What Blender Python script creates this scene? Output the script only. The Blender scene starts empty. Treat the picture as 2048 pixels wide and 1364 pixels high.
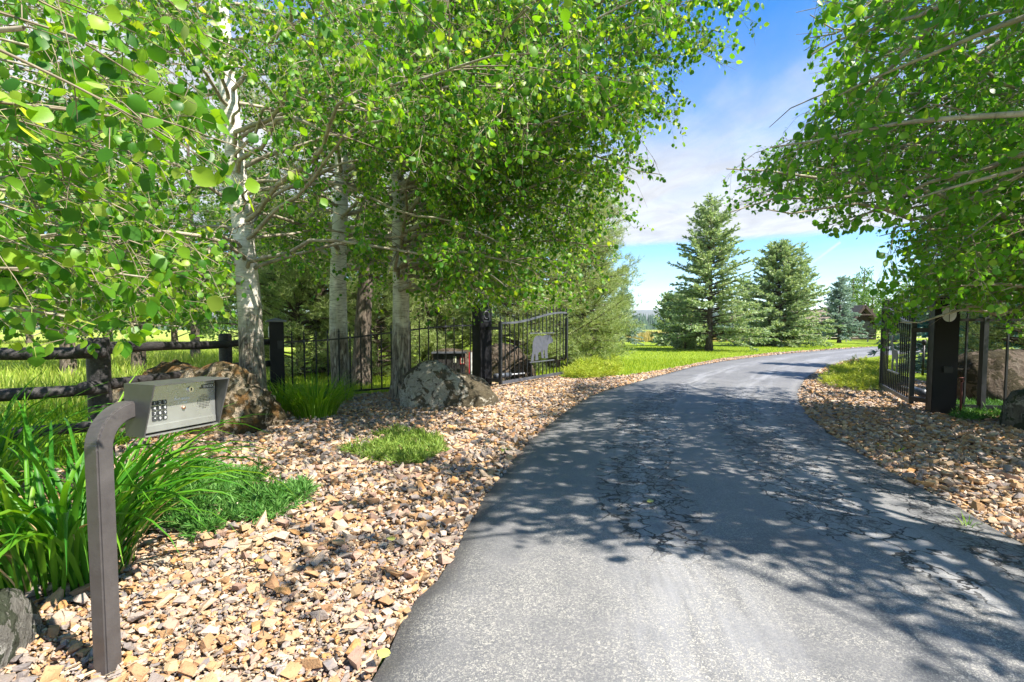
import bpy, bmesh, math, random
import numpy as np
from mathutils import Vector, Matrix, noise as mnoise

# ------------------------------------------------------------------ camera, world, sun, exposure
SC = bpy.context.scene
COL = SC.collection
R = math.radians
FPX, CXP, HOR, PITCH, EYE = 1024.0, 1024.0, 658.0, R(3.0), 1.5
CYP = HOR + FPX * math.tan(PITCH)
cam_d = bpy.data.cameras.new("camera")
cam = bpy.data.objects.new("camera", cam_d); COL.objects.link(cam)
cam.location = (0, 0, EYE)
cam.rotation_euler = (R(90) - PITCH, 0, 0)
cam_d.sensor_width = 36; cam_d.lens = 18
cam_d.shift_y = (CYP - 682.0) / 2048.0
cam_d.clip_start = 0.05; cam_d.clip_end = 30000
SC.camera = cam

SUN_EL = R(50)
SH = np.array([-0.88, 0.475]); SH /= np.linalg.norm(SH)          # where shadows fall on the ground
LDIR = np.array([SH[0]*math.cos(SUN_EL), SH[1]*math.cos(SUN_EL), -math.sin(SUN_EL)])
sun_d = bpy.data.lights.new("sun", 'SUN'); sun = bpy.data.objects.new("sun", sun_d); COL.objects.link(sun)
sun_d.energy = 5.0; sun_d.angle = R(0.55); sun_d.color = (1.0, 0.93, 0.82)
sun.rotation_euler = Vector(LDIR).to_track_quat('-Z', 'Y').to_euler()

SC.view_settings.view_transform = 'Standard'
SC.view_settings.look = 'None'
SC.view_settings.exposure = 1.5
SC.view_settings.gamma = 1.0
SC.view_settings.use_curve_mapping = False
SC.cycles.max_bounces = 8
SC.cycles.diffuse_bounces = 4
SC.cycles.transmission_bounces = 6
SC.cycles.transparent_max_bounces = 8
SC.cycles.use_denoising = True

world = bpy.data.worlds.new("World"); SC.world = world
world.use_nodes = True
wn = world.node_tree; wn.nodes.clear()
def wnode(t, **kw):
    n = wn.nodes.new(t)
    for k, v in kw.items(): setattr(n, k, v)
    return n
def wmath(op, a, b=None, clamp=False):
    n = wnode('ShaderNodeMath', operation=op, use_clamp=clamp)
    for i, v in enumerate((a, b)):
        if v is None: continue
        if isinstance(v, (int, float)): n.inputs[i].default_value = v
        else: wn.links.new(v, n.inputs[i])
    return n.outputs[0]
def wramp(v, stops):
    n = wnode('ShaderNodeValToRGB'); r = n.color_ramp
    while len(r.elements) > 1: r.elements.remove(r.elements[-1])
    r.elements[0].position = stops[0][0]; r.elements[0].color = (stops[0][1],)*3 + (1,)
    for p, c in stops[1:]:
        e = r.elements.new(p); e.color = (c, c, c, 1)
    wn.links.new(v, n.inputs[0]); return n.outputs[0]
sky = wnode('ShaderNodeTexSky', sky_type='NISHITA', sun_disc=False)
sky.sun_elevation = SUN_EL; sky.sun_rotation = math.atan2(-SH[0], -SH[1])
sky.altitude = 900; sky.air_density = 1.0; sky.dust_density = 0.15; sky.ozone_density = 2.0
hs = wnode('ShaderNodeHueSaturation'); hs.inputs['Saturation'].default_value = 1.45; hs.inputs['Hue'].default_value = 0.504; hs.inputs['Value'].default_value = 0.9
wn.links.new(sky.outputs[0], hs.inputs['Color'])
tc = wnode('ShaderNodeTexCoord')
sep = wnode('ShaderNodeSeparateXYZ'); wn.links.new(tc.outputs['Generated'], sep.inputs[0])
X, Y, Z = sep.outputs
# clouds lie in a high flat sheet: the direction divided by its height gives a point on that sheet
zc = wmath('MAXIMUM', Z, 0.02)
cu = wmath('DIVIDE', X, zc); cv = wmath('DIVIDE', Y, zc)
comb = wnode('ShaderNodeCombineXYZ'); wn.links.new(cu, comb.inputs[0]); wn.links.new(cv, comb.inputs[1])
def wnoise(scale, detail, rough, dist=0.0, sx=1.0, sy=1.0, off=(0, 0, 0), rot=0.0):
    mp = wnode('ShaderNodeMapping'); mp.inputs['Scale'].default_value = (sx, sy, 1); mp.inputs['Location'].default_value = off
    mp.inputs['Rotation'].default_value = (0, 0, rot)
    wn.links.new(comb.outputs[0], mp.inputs[0])
    n = wnode('ShaderNodeTexNoise'); n.inputs['Scale'].default_value = scale; n.inputs['Detail'].default_value = detail
    n.inputs['Roughness'].default_value = rough; n.inputs['Distortion'].default_value = dist
    wn.links.new(mp.outputs[0], n.inputs['Vector']); return n.outputs['Fac']
wisp = wnoise(0.9, 9, 0.62, 0.9, 1.0, 0.55, (3.1, 1.2, 0), R(-25))
fine = wnoise(3.5, 8, 0.6, 0.6, 1.0, 0.6, (0.4, 7.0, 0), R(-25))
big = wnoise(0.35, 3, 0.5, 0.2, 1, 1, (5.2, 0.6, 0))
elev = wmath('ADD', Z, wmath('MULTIPLY', wmath('MINIMUM', X, 0.0), 0.30))
# a broad bank low over the horizon that thins upward into streaks
bank = wramp(wmath('ADD', elev, wmath('MULTIPLY', wmath('SUBTRACT', wisp, 0.5), 0.36)), [(0.0, 0.9), (0.142, 0.95), (0.152, 0.95), (0.21, 1.0), (0.30, 0.72), (0.40, 0.18), (0.52, 0.0)])
edge = wramp(wmath('ADD', Z, wmath('MULTIPLY', wmath('SUBTRACT', fine, 0.5), 0.012)), [(0.0, 0.0), (0.152, 0.0), (0.163, 1.0), (1.0, 1.0)])
streak = wramp(wmath('ADD', wmath('MULTIPLY', wisp, 0.75), wmath('MULTIPLY', fine, 0.25)), [(0.0, 0.0), (0.47, 0.0), (0.64, 0.8), (1.0, 1.0)])
hi = wmath('MULTIPLY', streak, wramp(big, [(0.0, 0.0), (0.42, 0.0), (0.62, 0.8), (1, 1)]))
low = wmath('MULTIPLY', wramp(wmath('ADD', Z, wmath('MULTIPLY', wmath('SUBTRACT', fine, 0.5), 0.05)), [(0.0, 0.0), (0.085, 0.0), (0.115, 0.32), (0.135, 0.0), (1, 0)]), 0.6)
cl = wmath('MULTIPLY', wmath('MAXIMUM', bank, wmath('MULTIPLY', hi, 0.85)), edge)
cl = wmath('MAXIMUM', cl, low)
# a short straight vapour trail in the clear band: distance to a line between two directions
def dirpx(px, py):
    return Vector(((px-CXP)/FPX, 1.0, (HOR-py)/FPX))
tA, tB = dirpx(1616, 530).normalized(), dirpx(1674, 486).normalized()
nrm = tA.cross(tB).normalized(); tm = (tA+tB).normalized(); tl = (tB-tA).length/2
def wdot(v):
    n = wnode('ShaderNodeVectorMath', operation='DOT_PRODUCT'); wn.links.new(tc.outputs['Generated'], n.inputs[0]); n.inputs[1].default_value = v
    return n.outputs['Value']
tax = (tB-tA).normalized()
d1 = wmath('ABSOLUTE', wdot(nrm)); d2 = wmath('ABSOLUTE', wdot(tax))
lin = wmath('MULTIPLY', wmath('SUBTRACT', 1.0, wmath('DIVIDE', d1, 0.0032), True), wmath('MULTIPLY', wmath('LESS_THAN', wmath('ABSOLUTE', wmath('SUBTRACT', wdot(tax), tm.dot(tax))), tl), wmath('GREATER_THAN', wdot(tm), 0.9)))
cl = wmath('MAXIMUM', cl, wmath('MULTIPLY', lin, 0.7))
tone = wramp(wmath('ADD', wmath('MULTIPLY', fine, 0.5), wmath('MULTIPLY', wisp, 0.5)), [(0.0, 0.62), (0.42, 0.78), (0.58, 1.0), (1.0, 1.05)])
ccol = wnode('ShaderNodeMix', data_type='RGBA', blend_type='MULTIPLY'); ccol.inputs[0].default_value = 1.0
ccol.inputs[6].default_value = (3.05, 3.15, 3.35, 1); wn.links.new(tone, ccol.inputs[7])
mixw = wnode('ShaderNodeMix', data_type='RGBA'); wn.links.new(cl, mixw.inputs[0])
wn.links.new(hs.outputs[0], mixw.inputs[6]); wn.links.new(ccol.outputs[2], mixw.inputs[7])
bg = wnode('ShaderNodeBackground'); bg.inputs['Strength'].default_value = 0.115
wn.links.new(mixw.outputs[2], bg.inputs['Color'])
wo = wnode('ShaderNodeOutputWorld'); wn.links.new(bg.outputs[0], wo.inputs[0])

# ------------------------------------------------------------------ picture <-> place
UPV = np.array([0, math.sin(PITCH), math.cos(PITCH)]); FWD = np.array([0, math.cos(PITCH), -math.sin(PITCH)]); CAMP = np.array([0, 0, EYE])
def at(px, py, y):
    """the point seen at (px,py) that stands y metres ahead"""
    d = np.array([1, 0, 0])*(px-CXP)/FPX + UPV*(CYP-py)/FPX + FWD
    return CAMP + d*(y/d[1])
def gnd(px, py, z=0.0):
    d = np.array([1, 0, 0])*(px-CXP)/FPX + UPV*(CYP-py)/FPX + FWD
    return CAMP + d*((z-EYE)/d[2])
def proj(P):
    P = np.asarray(P, float) - CAMP
    dep = P @ FWD; dd = np.where(np.abs(dep) < 1e-3, 1e-3, dep)
    return CXP + FPX*P[..., 0]/dd, CYP - FPX*(P @ UPV)/dd, dep
def inpoly(x, y, poly):
    x = np.asarray(x, float); y = np.asarray(y, float); ins = np.zeros(x.shape, bool)
    n = len(poly)
    for i in range(n):
        x1, y1 = poly[i]; x2, y2 = poly[(i+1) % n]
        if y1 == y2: continue
        c = ((y1 > y) != (y2 > y)) & (x < (x2-x1)*(y-y1)/(y2-y1)+x1)
        ins ^= c
    return ins

# ------------------------------------------------------------------ objects
def link(o, parent=None):
    COL.objects.link(o)
    if parent is not None: o.parent = parent
    return o
def tag(o, label=None, cat=None, group=None, kind=None):
    if label: o['label'] = label
    if cat: o['category'] = cat
    if group: o['group'] = group
    if kind: o['kind'] = kind
    return o
def thing(name, loc, label, cat, group=None, rz=0.0):
    o = bpy.data.objects.new(name, None); link(o)
    o.location = loc; o.rotation_euler = (0, 0, rz); o.empty_display_size = 0.2
    return tag(o, label, cat, group)
def np_mesh(name, V, Fs, smooth=False):
    V = np.asarray(V, np.float32)
    me = bpy.data.meshes.new(name)
    Fs = [np.asarray(f, np.int32) for f in Fs if len(f)]
    loops = np.concatenate([f.ravel() for f in Fs]); tot = np.concatenate([np.full(len(f), f.shape[1], np.int32) for f in Fs])
    start = np.concatenate([[0], np.cumsum(tot)[:-1]]).astype(np.int32)
    me.vertices.add(len(V)); me.vertices.foreach_set('co', V.ravel())
    me.loops.add(len(loops)); me.loops.foreach_set('vertex_index', loops)
    me.polygons.add(len(tot)); me.polygons.foreach_set('loop_start', start); me.polygons.foreach_set('loop_total', tot)
    me.polygons.foreach_set('use_smooth', np.full(len(tot), bool(smooth)))
    me.update(calc_edges=True)
    return me
def np_obj(name, V, Fs, mat, parent=None, smooth=False):
    me = np_mesh(name, V, Fs, smooth); me.materials.append(mat)
    return link(bpy.data.objects.new(name, me), parent)
def mobj(name, me, mat, parent=None):
    if mat and not me.materials: me.materials.append(mat)
    return link(bpy.data.objects.new(name, me), parent)
class MB:
    """collects boxes, tubes and prisms of ONE piece"""
    def __init__(s): s.V = []; s.F = []; s.n = 0
    def add(s, V, Fs):
        V = np.asarray(V, float).reshape(-1, 3); s.V.append(V)
        for f in Fs: s.F.append(tuple(int(i)+s.n for i in f))
        s.n += len(V)
    def box(s, c, size, rz=0.0, M=None):
        sx, sy, sz = [v/2 for v in size]
        v = np.array([(x, y, z) for x in (-sx, sx) for y in (-sy, sy) for z in (-sz, sz)])
        if rz:
            a, b = math.cos(rz), math.sin(rz); v = np.stack([v[:, 0]*a-v[:, 1]*b, v[:, 0]*b+v[:, 1]*a, v[:, 2]], 1)
        if M is not None: v = v @ np.array(M).T
        s.add(v+np.array(c), [(0, 1, 3, 2), (4, 6, 7, 5), (0, 4, 5, 1), (2, 3, 7, 6), (0, 2, 6, 4), (1, 5, 7, 3)])
    def tube(s, pts, rad, n=8, cap=True):
        pts = np.asarray(pts, float); m = len(pts)
        rad = np.full(m, rad) if np.isscalar(rad) else np.asarray(rad, float)
        t = np.gradient(pts, axis=0); t /= np.linalg.norm(t, axis=1)[:, None]+1e-9
        ref = np.array([0, 0, 1.0]) if abs(t[:, 2]).mean() < 0.8 else np.array([1.0, 0, 0])
        u = np.cross(t, ref); u /= np.linalg.norm(u, axis=1)[:, None]+1e-9; w = np.cross(t, u)
        a = np.arange(n)*2*math.pi/n
        V = pts[:, None]+rad[:, None, None]*(np.cos(a)[None, :, None]*u[:, None]+np.sin(a)[None, :, None]*w[:, None])
        F = [(i*n+j, i*n+(j+1) % n, (i+1)*n+(j+1) % n, (i+1)*n+j) for i in range(m-1) for j in range(n)]
        if cap: F += [tuple(range(n))[::-1], tuple((m-1)*n+j for j in range(n))]
        s.add(V.reshape(-1, 3), F)
    def bar(s, a, b, w, h):
        """square bar from a to b"""
        a = np.array(a, float); b = np.array(b, float); d = b-a; L = np.linalg.norm(d); d /= L
        ref = np.array([0, 0, 1.0]) if abs(d[2]) < 0.9 else np.array([0, 1.0, 0])
        u = np.cross(d, ref); u /= np.linalg.norm(u); v = np.cross(u, d)
        V = [p+u*sx*w/2+v*sy*h/2 for p in (a, b) for sx, sy in ((-1, -1), (1, -1), (1, 1), (-1, 1))]
        s.add(V, [(3, 2, 1, 0), (4, 5, 6, 7), (0, 1, 5, 4), (1, 2, 6, 5), (2, 3, 7, 6), (3, 0, 4, 7)])
    def plate(s, pts2, o, u, v, t):
        """extruded outline: pts2 in the u,v plane at o, thickness t along u x v"""
        o, u, v = [np.array(q, float) for q in (o, u, v)]; n = np.cross(u, v); n /= np.linalg.norm(n)
        k = len(pts2); A = [o+u*x+v*y-n*t/2 for x, y in pts2]; B = [o+u*x+v*y+n*t/2 for x, y in pts2]
        s.add(A+B, [tuple(range(k))[::-1], tuple(range(k, 2*k))]+[(i, (i+1) % k, k+(i+1) % k, k+i) for i in range(k)])
    def build(s, name, mat, parent=None, smooth=False, bevel=0.0, tri=False):
        me = bpy.data.meshes.new(name); me.from_pydata(np.concatenate(s.V).tolist(), [], s.F)
        if bevel or tri:
            bm = bmesh.new(); bm.from_mesh(me)
            if tri: bmesh.ops.triangulate(bm, faces=[f for f in bm.faces if len(f.verts) > 4])
            if bevel: bmesh.ops.bevel(bm, geom=bm.edges[:], offset=bevel, segments=2, affect='EDGES', clamp_overlap=True)
            bm.to_mesh(me); bm.free()
        if smooth: me.polygons.foreach_set('use_smooth', np.ones(len(me.polygons), bool))
        me.update(); me.materials.append(mat)
        return link(bpy.data.objects.new(name, me), parent)
def inst(pV, pFs, Rm, T, S):
    """many copies of a small shape in one mesh: Rm (n,3,3) columns = local axes"""
    pV = np.asarray(pV, float); n = len(T); k = len(pV)
    S = np.asarray(S, float)
    loc = pV[None]*(S[:, None, None] if S.ndim == 1 else S[:, None, :])
    V = np.einsum('nij,nkj->nki', Rm, loc)+np.asarray(T)[:, None]
    off = (np.arange(n)*k)[:, None, None]
    return V.reshape(-1, 3), [(np.asarray(f)[None]+off).reshape(-1, np.asarray(f).shape[1]) for f in pFs]
def nrmz(a): return a/(np.linalg.norm(a, axis=-1, keepdims=True)+1e-9)
def frame_y(ydir, zhint):
    """axes with y along ydir and z near zhint"""
    y = nrmz(ydir); x = nrmz(np.cross(y, zhint)); z = np.cross(x, y)
    return np.stack([x, y, z], -1)
def randrot(rng, n):
    q = nrmz(rng.normal(size=(n, 4))); w, x, y, z = q.T
    return np.stack([np.stack([1-2*(y*y+z*z), 2*(x*y-z*w), 2*(x*z+y*w)], -1), np.stack([2*(x*y+z*w), 1-2*(x*x+z*z), 2*(y*z-x*w)], -1), np.stack([2*(x*z-y*w), 2*(y*z+x*w), 1-2*(x*x+y*y)], -1)], 1)
def cat_fs(parts):
    """joins (V, Fs) pairs"""
    Vs, groups, n = [], {}, 0
    for V, Fs in parts:
        Vs.append(V)
        for f in Fs:
            f = np.asarray(f)
            if len(f): groups.setdefault(f.shape[1], []).append(f+n)
        n += len(V)
    return np.concatenate(Vs), [np.concatenate(g) for g in groups.values()]
def wob_(s): return np.sin(7*s)+0.5*(np.sin(17*s+1)-math.sin(1))
def curves(p0, v, g, r0, r1, nseg, sides, wig=None):
    """tapered tubes along p0+v s+g s^2"""
    N = len(p0); s = np.linspace(0, 1, nseg+1)
    P = p0[:, None]+v[:, None]*s[None, :, None]+g[:, None]*(s**2)[None, :, None]
    if wig is not None: P = P+wig[:, None]*wob_(s)[None, :, None]
    T = nrmz(np.gradient(P, axis=1))
    ref = np.where(np.abs(T[..., 2:3]) > 0.85, np.array([1.0, 0, 0]), np.array([0, 0, 1.0]))
    u = nrmz(np.cross(T, ref)); w = np.cross(T, u)
    rad = r0[:, None]*(1-s)[None]+r1[:, None]*s[None]
    a = np.arange(sides)*2*math.pi/sides
    V = P[:, :, None]+rad[:, :, None, None]*(np.cos(a)[None, None, :, None]*u[:, :, None]+np.sin(a)[None, None, :, None]*w[:, :, None])
    i, j = np.meshgrid(np.arange(nseg), np.arange(sides), indexing='ij'); i = i.ravel(); j = j.ravel(); j2 = (j+1) % sides
    f = np.stack([i*sides+j, i*sides+j2, (i+1)*sides+j2, (i+1)*sides+j], 1)
    F = (f[None]+(np.arange(N)*(nseg+1)*sides)[:, None, None]).reshape(-1, 4)
    return V.reshape(-1, 3), [F]

# ------------------------------------------------------------------ materials
class NT:
    def __init__(s, name):
        s.m = bpy.data.materials.new(name); s.m.use_nodes = True; s.t = s.m.node_tree; s.t.nodes.clear()
        s.out = s.t.nodes.new('ShaderNodeOutputMaterial')
    def n(s, t, ins=None, **kw):
        x = s.t.nodes.new(t)
        for k, v in kw.items(): setattr(x, k, v)
        for k, v in (ins or {}).items():
            if isinstance(v, bpy.types.NodeSocket): s.t.links.new(v, x.inputs[k])
            else: x.inputs[k].default_value = v
        return x
    def coord(s, which='Object', scale=(1, 1, 1), rot=(0, 0, 0)):
        c = s.n('ShaderNodeTexCoord').outputs[which]
        return s.n('ShaderNodeMapping', {0: c, 'Scale': scale, 'Rotation': rot}).outputs[0]
    def world(s, scale=(1, 1, 1)):
        return s.n('ShaderNodeMapping', {0: s.n('ShaderNodeNewGeometry').outputs['Position'], 'Scale': scale}).outputs[0]
    def noise(s, vec, scale, detail=4, rough=0.55, dist=0.0):
        return s.n('ShaderNodeTexNoise', {'Vector': vec, 'Scale': scale, 'Detail': detail, 'Roughness': rough, 'Distortion': dist}).outputs['Fac']
    def vor(s, vec, scale, feature='F1', out='Distance', rnd=1.0):
        return s.n('ShaderNodeTexVoronoi', {'Vector': vec, 'Scale': scale, 'Randomness': rnd}, feature=feature).outputs[out]
    def math(s, op, a, b=0.0, clamp=False):
        return s.n('ShaderNodeMath', {0: a, 1: b}, operation=op, use_clamp=clamp).outputs[0]
    def ramp(s, v, stops, interp='LINEAR'):
        x = s.n('ShaderNodeValToRGB', {0: v}); r = x.color_ramp; r.interpolation = interp
        while len(r.elements) > 1: r.elements.remove(r.elements[-1])
        def c4(c): return (c, c, c, 1) if isinstance(c, (int, float)) else (*c, 1)
        r.elements[0].position = stops[0][0]; r.elements[0].color = c4(stops[0][1])
        for p, c in stops[1:]: r.elements.new(p).color = c4(c)
        return x.outputs[0]
    def mix(s, fac, a, b, blend='MIX'):
        x = s.n('ShaderNodeMix', data_type='RGBA', blend_type=blend)
        for i, v in ((0, fac), (6, a), (7, b)):
            if isinstance(v, bpy.types.NodeSocket): s.t.links.new(v, x.inputs[i])
            else: x.inputs[i].default_value = v if i == 0 else ((v, v, v, 1) if isinstance(v, (int, float)) else (*v, 1))
        return x.outputs[2]
    def bump(s, h, strength=0.5, dist=0.01):
        return s.n('ShaderNodeBump', {'Height': h, 'Strength': strength, 'Distance': dist}).outputs[0]
    def rnd(s):
        a = s.n('ShaderNodeNewGeometry').outputs['Random Per Island']; b = s.n('ShaderNodeObjectInfo').outputs['Random']
        return s.math('FRACT', s.math('ADD', a, b))
    def bsdf(s, col, rough=0.7, normal=None, metal=0.0, spec=0.35, **kw):
        ins = {'Base Color': col if isinstance(col, bpy.types.NodeSocket) else (*col, 1), 'Roughness': rough, 'Metallic': metal, 'Specular IOR Level': spec}
        if normal is not None: ins['Normal'] = normal
        ins.update(kw)
        return s.n('ShaderNodeBsdfPrincipled', ins).outputs[0]
    def done(s, sh):
        s.t.links.new(sh, s.out.inputs['Surface']); return s.m
def leaf_mat(name, stops, trans, tfac=0.45, rough=0.5, spec=0.3, world_var=0.0):
    m = NT(name); r = m.rnd(); c = m.ramp(r, stops)
    if world_var:
        w = m.noise(m.world(), world_var, 2); c = m.mix(m.ramp(w, [(0.35, 0.0), (0.65, 0.5)]), c, m.mix(1.0, c, (0.55, 0.7, 0.6), 'MULTIPLY'))
    b = m.bsdf(c, rough, spec=spec)
    t = m.n('ShaderNodeBsdfTranslucent', {'Color': m.mix(1.0, c, trans, 'MULTIPLY')}).outputs[0]
    return m.done(m.n('ShaderNodeMixShader', {0: tfac, 1: b, 2: t}).outputs[0])
MT = {}
MT['aspen'] = leaf_mat('aspen_leaf', [(0, (0.035, 0.135, 0.012)), (0.3, (0.065, 0.205, 0.016)), (0.6, (0.12, 0.285, 0.020)), (0.85, (0.20, 0.37, 0.026)), (0.96, (0.30, 0.44, 0.04)), (1.0, (0.38, 0.47, 0.16))], (1.8, 1.6, 0.4), 0.52, 0.42, 0.4)
MT['aspen_cool'] = leaf_mat('aspen_leaf_cool', [(0, (0.05, 0.18, 0.018)), (0.4, (0.09, 0.26, 0.022)), (0.8, (0.14, 0.33, 0.028)), (1.0, (0.23, 0.39, 0.06))], (1.8, 1.6, 0.45), 0.55, 0.42, 0.4)
MT['far_leaf'] = leaf_mat('far_leaf', [(0, (0.055, 0.135, 0.02)), (0.5, (0.10, 0.21, 0.03)), (1.0, (0.17, 0.29, 0.05))], (1.6, 1.5, 0.5), 0.4)
MT['grass'] = leaf_mat('grass_blade', [(0, (0.16, 0.27, 0.018)), (0.5, (0.26, 0.37, 0.026)), (1.0, (0.38, 0.44, 0.06))], (1.5, 1.4, 0.5), 0.4)
MT['meadow'] = leaf_mat('meadow_blade', [(0, (0.20, 0.33, 0.035)), (0.5, (0.32, 0.42, 0.06)), (1.0, (0.46, 0.50, 0.13))], (1.4, 1.3, 0.6), 0.4)
MT['tallgrass'] = leaf_mat('ornamental_blade', [(0, (0.08, 0.23, 0.01)), (0.5, (0.16, 0.33, 0.015)), (1.0, (0.30, 0.45, 0.04))], (1.5, 1.4, 0.4), 0.4)
MT['lily'] = leaf_mat('daylily_blade', [(0, (0.030, 0.150, 0.012)), (0.5, (0.055, 0.21, 0.014)), (0.85, (0.11, 0.29, 0.02)), (1.0, (0.20, 0.38, 0.03))], (1.6, 1.5, 0.35), 0.4, 0.45, 0.3)
MT['juniper'] = leaf_mat('juniper_spray', [(0, (0.035, 0.13, 0.02)), (0.5, (0.07, 0.20, 0.03)), (1.0, (0.15, 0.30, 0.07))], (1.4, 1.3, 0.6), 0.25, 0.6)
MT['juniper_light'] = leaf_mat('juniper_light', [(0, (0.08, 0.17, 0.02)), (0.5, (0.16, 0.26, 0.035)), (1.0, (0.28, 0.36, 0.08))], (1.4, 1.3, 0.5), 0.25, 0.6)
MT['juniper_gold'] = leaf_mat('juniper_gold', [(0, (0.18, 0.28, 0.015)), (0.5, (0.33, 0.42, 0.03)), (1.0, (0.48, 0.50, 0.09))], (1.4, 1.3, 0.5), 0.25, 0.6)
MT['spruce'] = leaf_mat('spruce_needle', [(0, (0.17, 0.27, 0.12)), (0.5, (0.30, 0.40, 0.21)), (1.0, (0.50, 0.56, 0.35))], (1.3, 1.3, 0.7), 0.3, 0.6)
MT['spruce_blue'] = leaf_mat('blue_spruce_needle', [(0, (0.16, 0.26, 0.22)), (0.5, (0.26, 0.37, 0.32)), (1.0, (0.42, 0.52, 0.45))], (1.2, 1.2, 0.9), 0.3, 0.6)
MT['spruce_teal'] = leaf_mat('teal_spruce_needle', [(0, (0.02, 0.11, 0.10)), (0.5, (0.05, 0.19, 0.17)), (1.0, (0.12, 0.30, 0.26))], (1.2, 1.2, 0.9), 0.2, 0.6)
MT['pine'] = leaf_mat('pine_needle', [(0, (0.13, 0.21, 0.06)), (0.5, (0.25, 0.34, 0.11)), (1.0, (0.44, 0.50, 0.22))], (1.4, 1.3, 0.6), 0.25, 0.55)
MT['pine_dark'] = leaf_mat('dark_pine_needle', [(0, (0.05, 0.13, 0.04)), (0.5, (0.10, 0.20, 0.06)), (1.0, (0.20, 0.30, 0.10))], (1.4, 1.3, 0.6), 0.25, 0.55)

def bark_white():
    m = NT('aspen_bark'); p = m.world((1, 1, 1)); st = m.world((9, 9, 1.6)); hz = m.world((3, 3, 16))
    base = m.ramp(m.noise(p, 3.0, 5), [(0.3, (0.54, 0.52, 0.45)), (0.6, (0.74, 0.71, 0.63))])
    base = m.mix(m.ramp(m.noise(hz, 2.0, 5, 0.6), [(0.49, 0.0), (0.68, 0.7)]), base, (0.14, 0.115, 0.085))
    z = m.n('ShaderNodeSeparateXYZ', {0: m.n('ShaderNodeNewGeometry').outputs['Position']}).outputs[2]
    rough = m.math('ADD', z, m.math('MULTIPLY', m.noise(p, 2.2, 4, 0.6, 0.5), 2.6))
    low = m.ramp(m.math('DIVIDE', rough, 6.0), [(0.40, 1.0), (0.56, 0.0)])
    fis = m.noise(st, 2.2, 6, 0.65, 0.8)
    dark = m.ramp(fis, [(0.38, (0.07, 0.058, 0.045)), (0.52, (0.27, 0.23, 0.18)), (0.66, (0.56, 0.51, 0.42))])
    c = m.mix(low, base, dark)
    h = m.math('ADD', m.math('MULTIPLY', m.math('MULTIPLY', fis, low), 2.2), m.math('MULTIPLY', m.noise(hz, 5.0, 4), 0.25))
    return m.done(m.bsdf(c, 0.85, m.bump(h, 0.9, 0.035), spec=0.2))
MT['bark'] = bark_white()
def bark_rough(name, a, b, c):
    m = NT(name); st = m.world((10, 10, 1.7)); f = m.noise(st, 2.0, 6, 0.65, 0.9)
    return m.done(m.bsdf(m.ramp(f, [(0.35, a), (0.52, b), (0.7, c)]), 0.9, m.bump(f, 1.0, 0.05), spec=0.15))
MT['bark_dark'] = bark_rough('furrowed_bark', (0.045, 0.035, 0.028), (0.13, 0.105, 0.082), (0.30, 0.25, 0.20))
MT['bark_conifer'] = bark_rough('conifer_bark', (0.04, 0.03, 0.025), (0.11, 0.085, 0.07), (0.22, 0.18, 0.15))
def twig_mat():
    m = NT('aspen_twig'); n = m.noise(m.world(), 9, 3)
    return m.done(m.bsdf(m.ramp(n, [(0.3, (0.12, 0.095, 0.065)), (0.7, (0.32, 0.27, 0.19))]), 0.75, spec=0.25))
MT['twig'] = twig_mat()
def limb_mat():
    m = NT('aspen_limb'); n = m.noise(m.world((2, 2, 2)), 4, 5); k = m.noise(m.world((6, 6, 6)), 6, 4)
    c = m.mix(m.ramp(k, [(0.55, 0.0), (0.7, 0.6)]), m.ramp(n, [(0.3, (0.22, 0.19, 0.14)), (0.7, (0.44, 0.40, 0.31))]), (0.09, 0.075, 0.05))
    return m.done(m.bsdf(c, 0.8, m.bump(k, 0.5, 0.01), spec=0.2))
MT['limb'] = limb_mat()
def plain(name, col, rough=0.6, metal=0.0, spec=0.4, var=0.25, scale=8.0, bump=0.15, bd=0.004):
    m = NT(name); n = m.noise(m.coord(), scale, 5, 0.6); fine = m.noise(m.coord(), scale*9, 3)
    c = m.mix(m.ramp(n, [(0.3, 0.0), (0.7, 1.0)]), tuple(v*(1-var) for v in col), tuple(min(1, v*(1+var)) for v in col))
    rr = m.ramp(n, [(0.2, max(0.05, rough-0.12)), (0.8, min(1, rough+0.12))])
    return m.done(m.bsdf(c, rr, m.bump(fine, bump, bd), metal, spec))
MT['iron'] = plain('black_iron_paint', (0.012, 0.0125, 0.015), 0.42, 0.0, 0.5)
MT['iron_post'] = plain('dark_post_paint', (0.007, 0.0072, 0.009), 0.5, 0.0, 0.22)
MT['iron_grey'] = plain('gate_frame_paint', (0.10, 0.105, 0.125), 0.40, 0.3, 0.5)
MT['emblem'] = plain('brushed_cutout', (0.085, 0.09, 0.112), 0.5, 0.2, 0.5, 0.12)
MT['emblem_pale'] = plain('pale_emblem', (0.60, 0.60, 0.64), 0.5, 0.1, 0.4, 0.1)
MT['steel'] = plain('brushed_steel', (0.47, 0.48, 0.47), 0.28, 0.75, 0.5, 0.12, 4.0, 0.05)
MT['steel_dark'] = plain('hood_steel', (0.095, 0.095, 0.095), 0.42, 0.35, 0.5, 0.2, 5.0, 0.1)
MT['pole'] = plain('bronze_pole_paint', (0.085, 0.078, 0.078), 0.42, 0.25, 0.5, 0.18, 10.0, 0.25)
MT['key'] = plain('key_dark', (0.05, 0.055, 0.06), 0.3, 0.2, 0.5, 0.1)
MT['white_print'] = plain('white_print', (0.72, 0.74, 0.74), 0.5)
MT['black_print'] = plain('black_print', (0.012, 0.012, 0.014), 0.5)
MT['chrome'] = plain('chrome_lock', (0.65, 0.68, 0.74), 0.15, 1.0, 0.5, 0.05, 4, 0.0)
MT['copper'] = plain('copper_button', (0.55, 0.33, 0.22), 0.35, 0.8, 0.5, 0.1)
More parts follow.
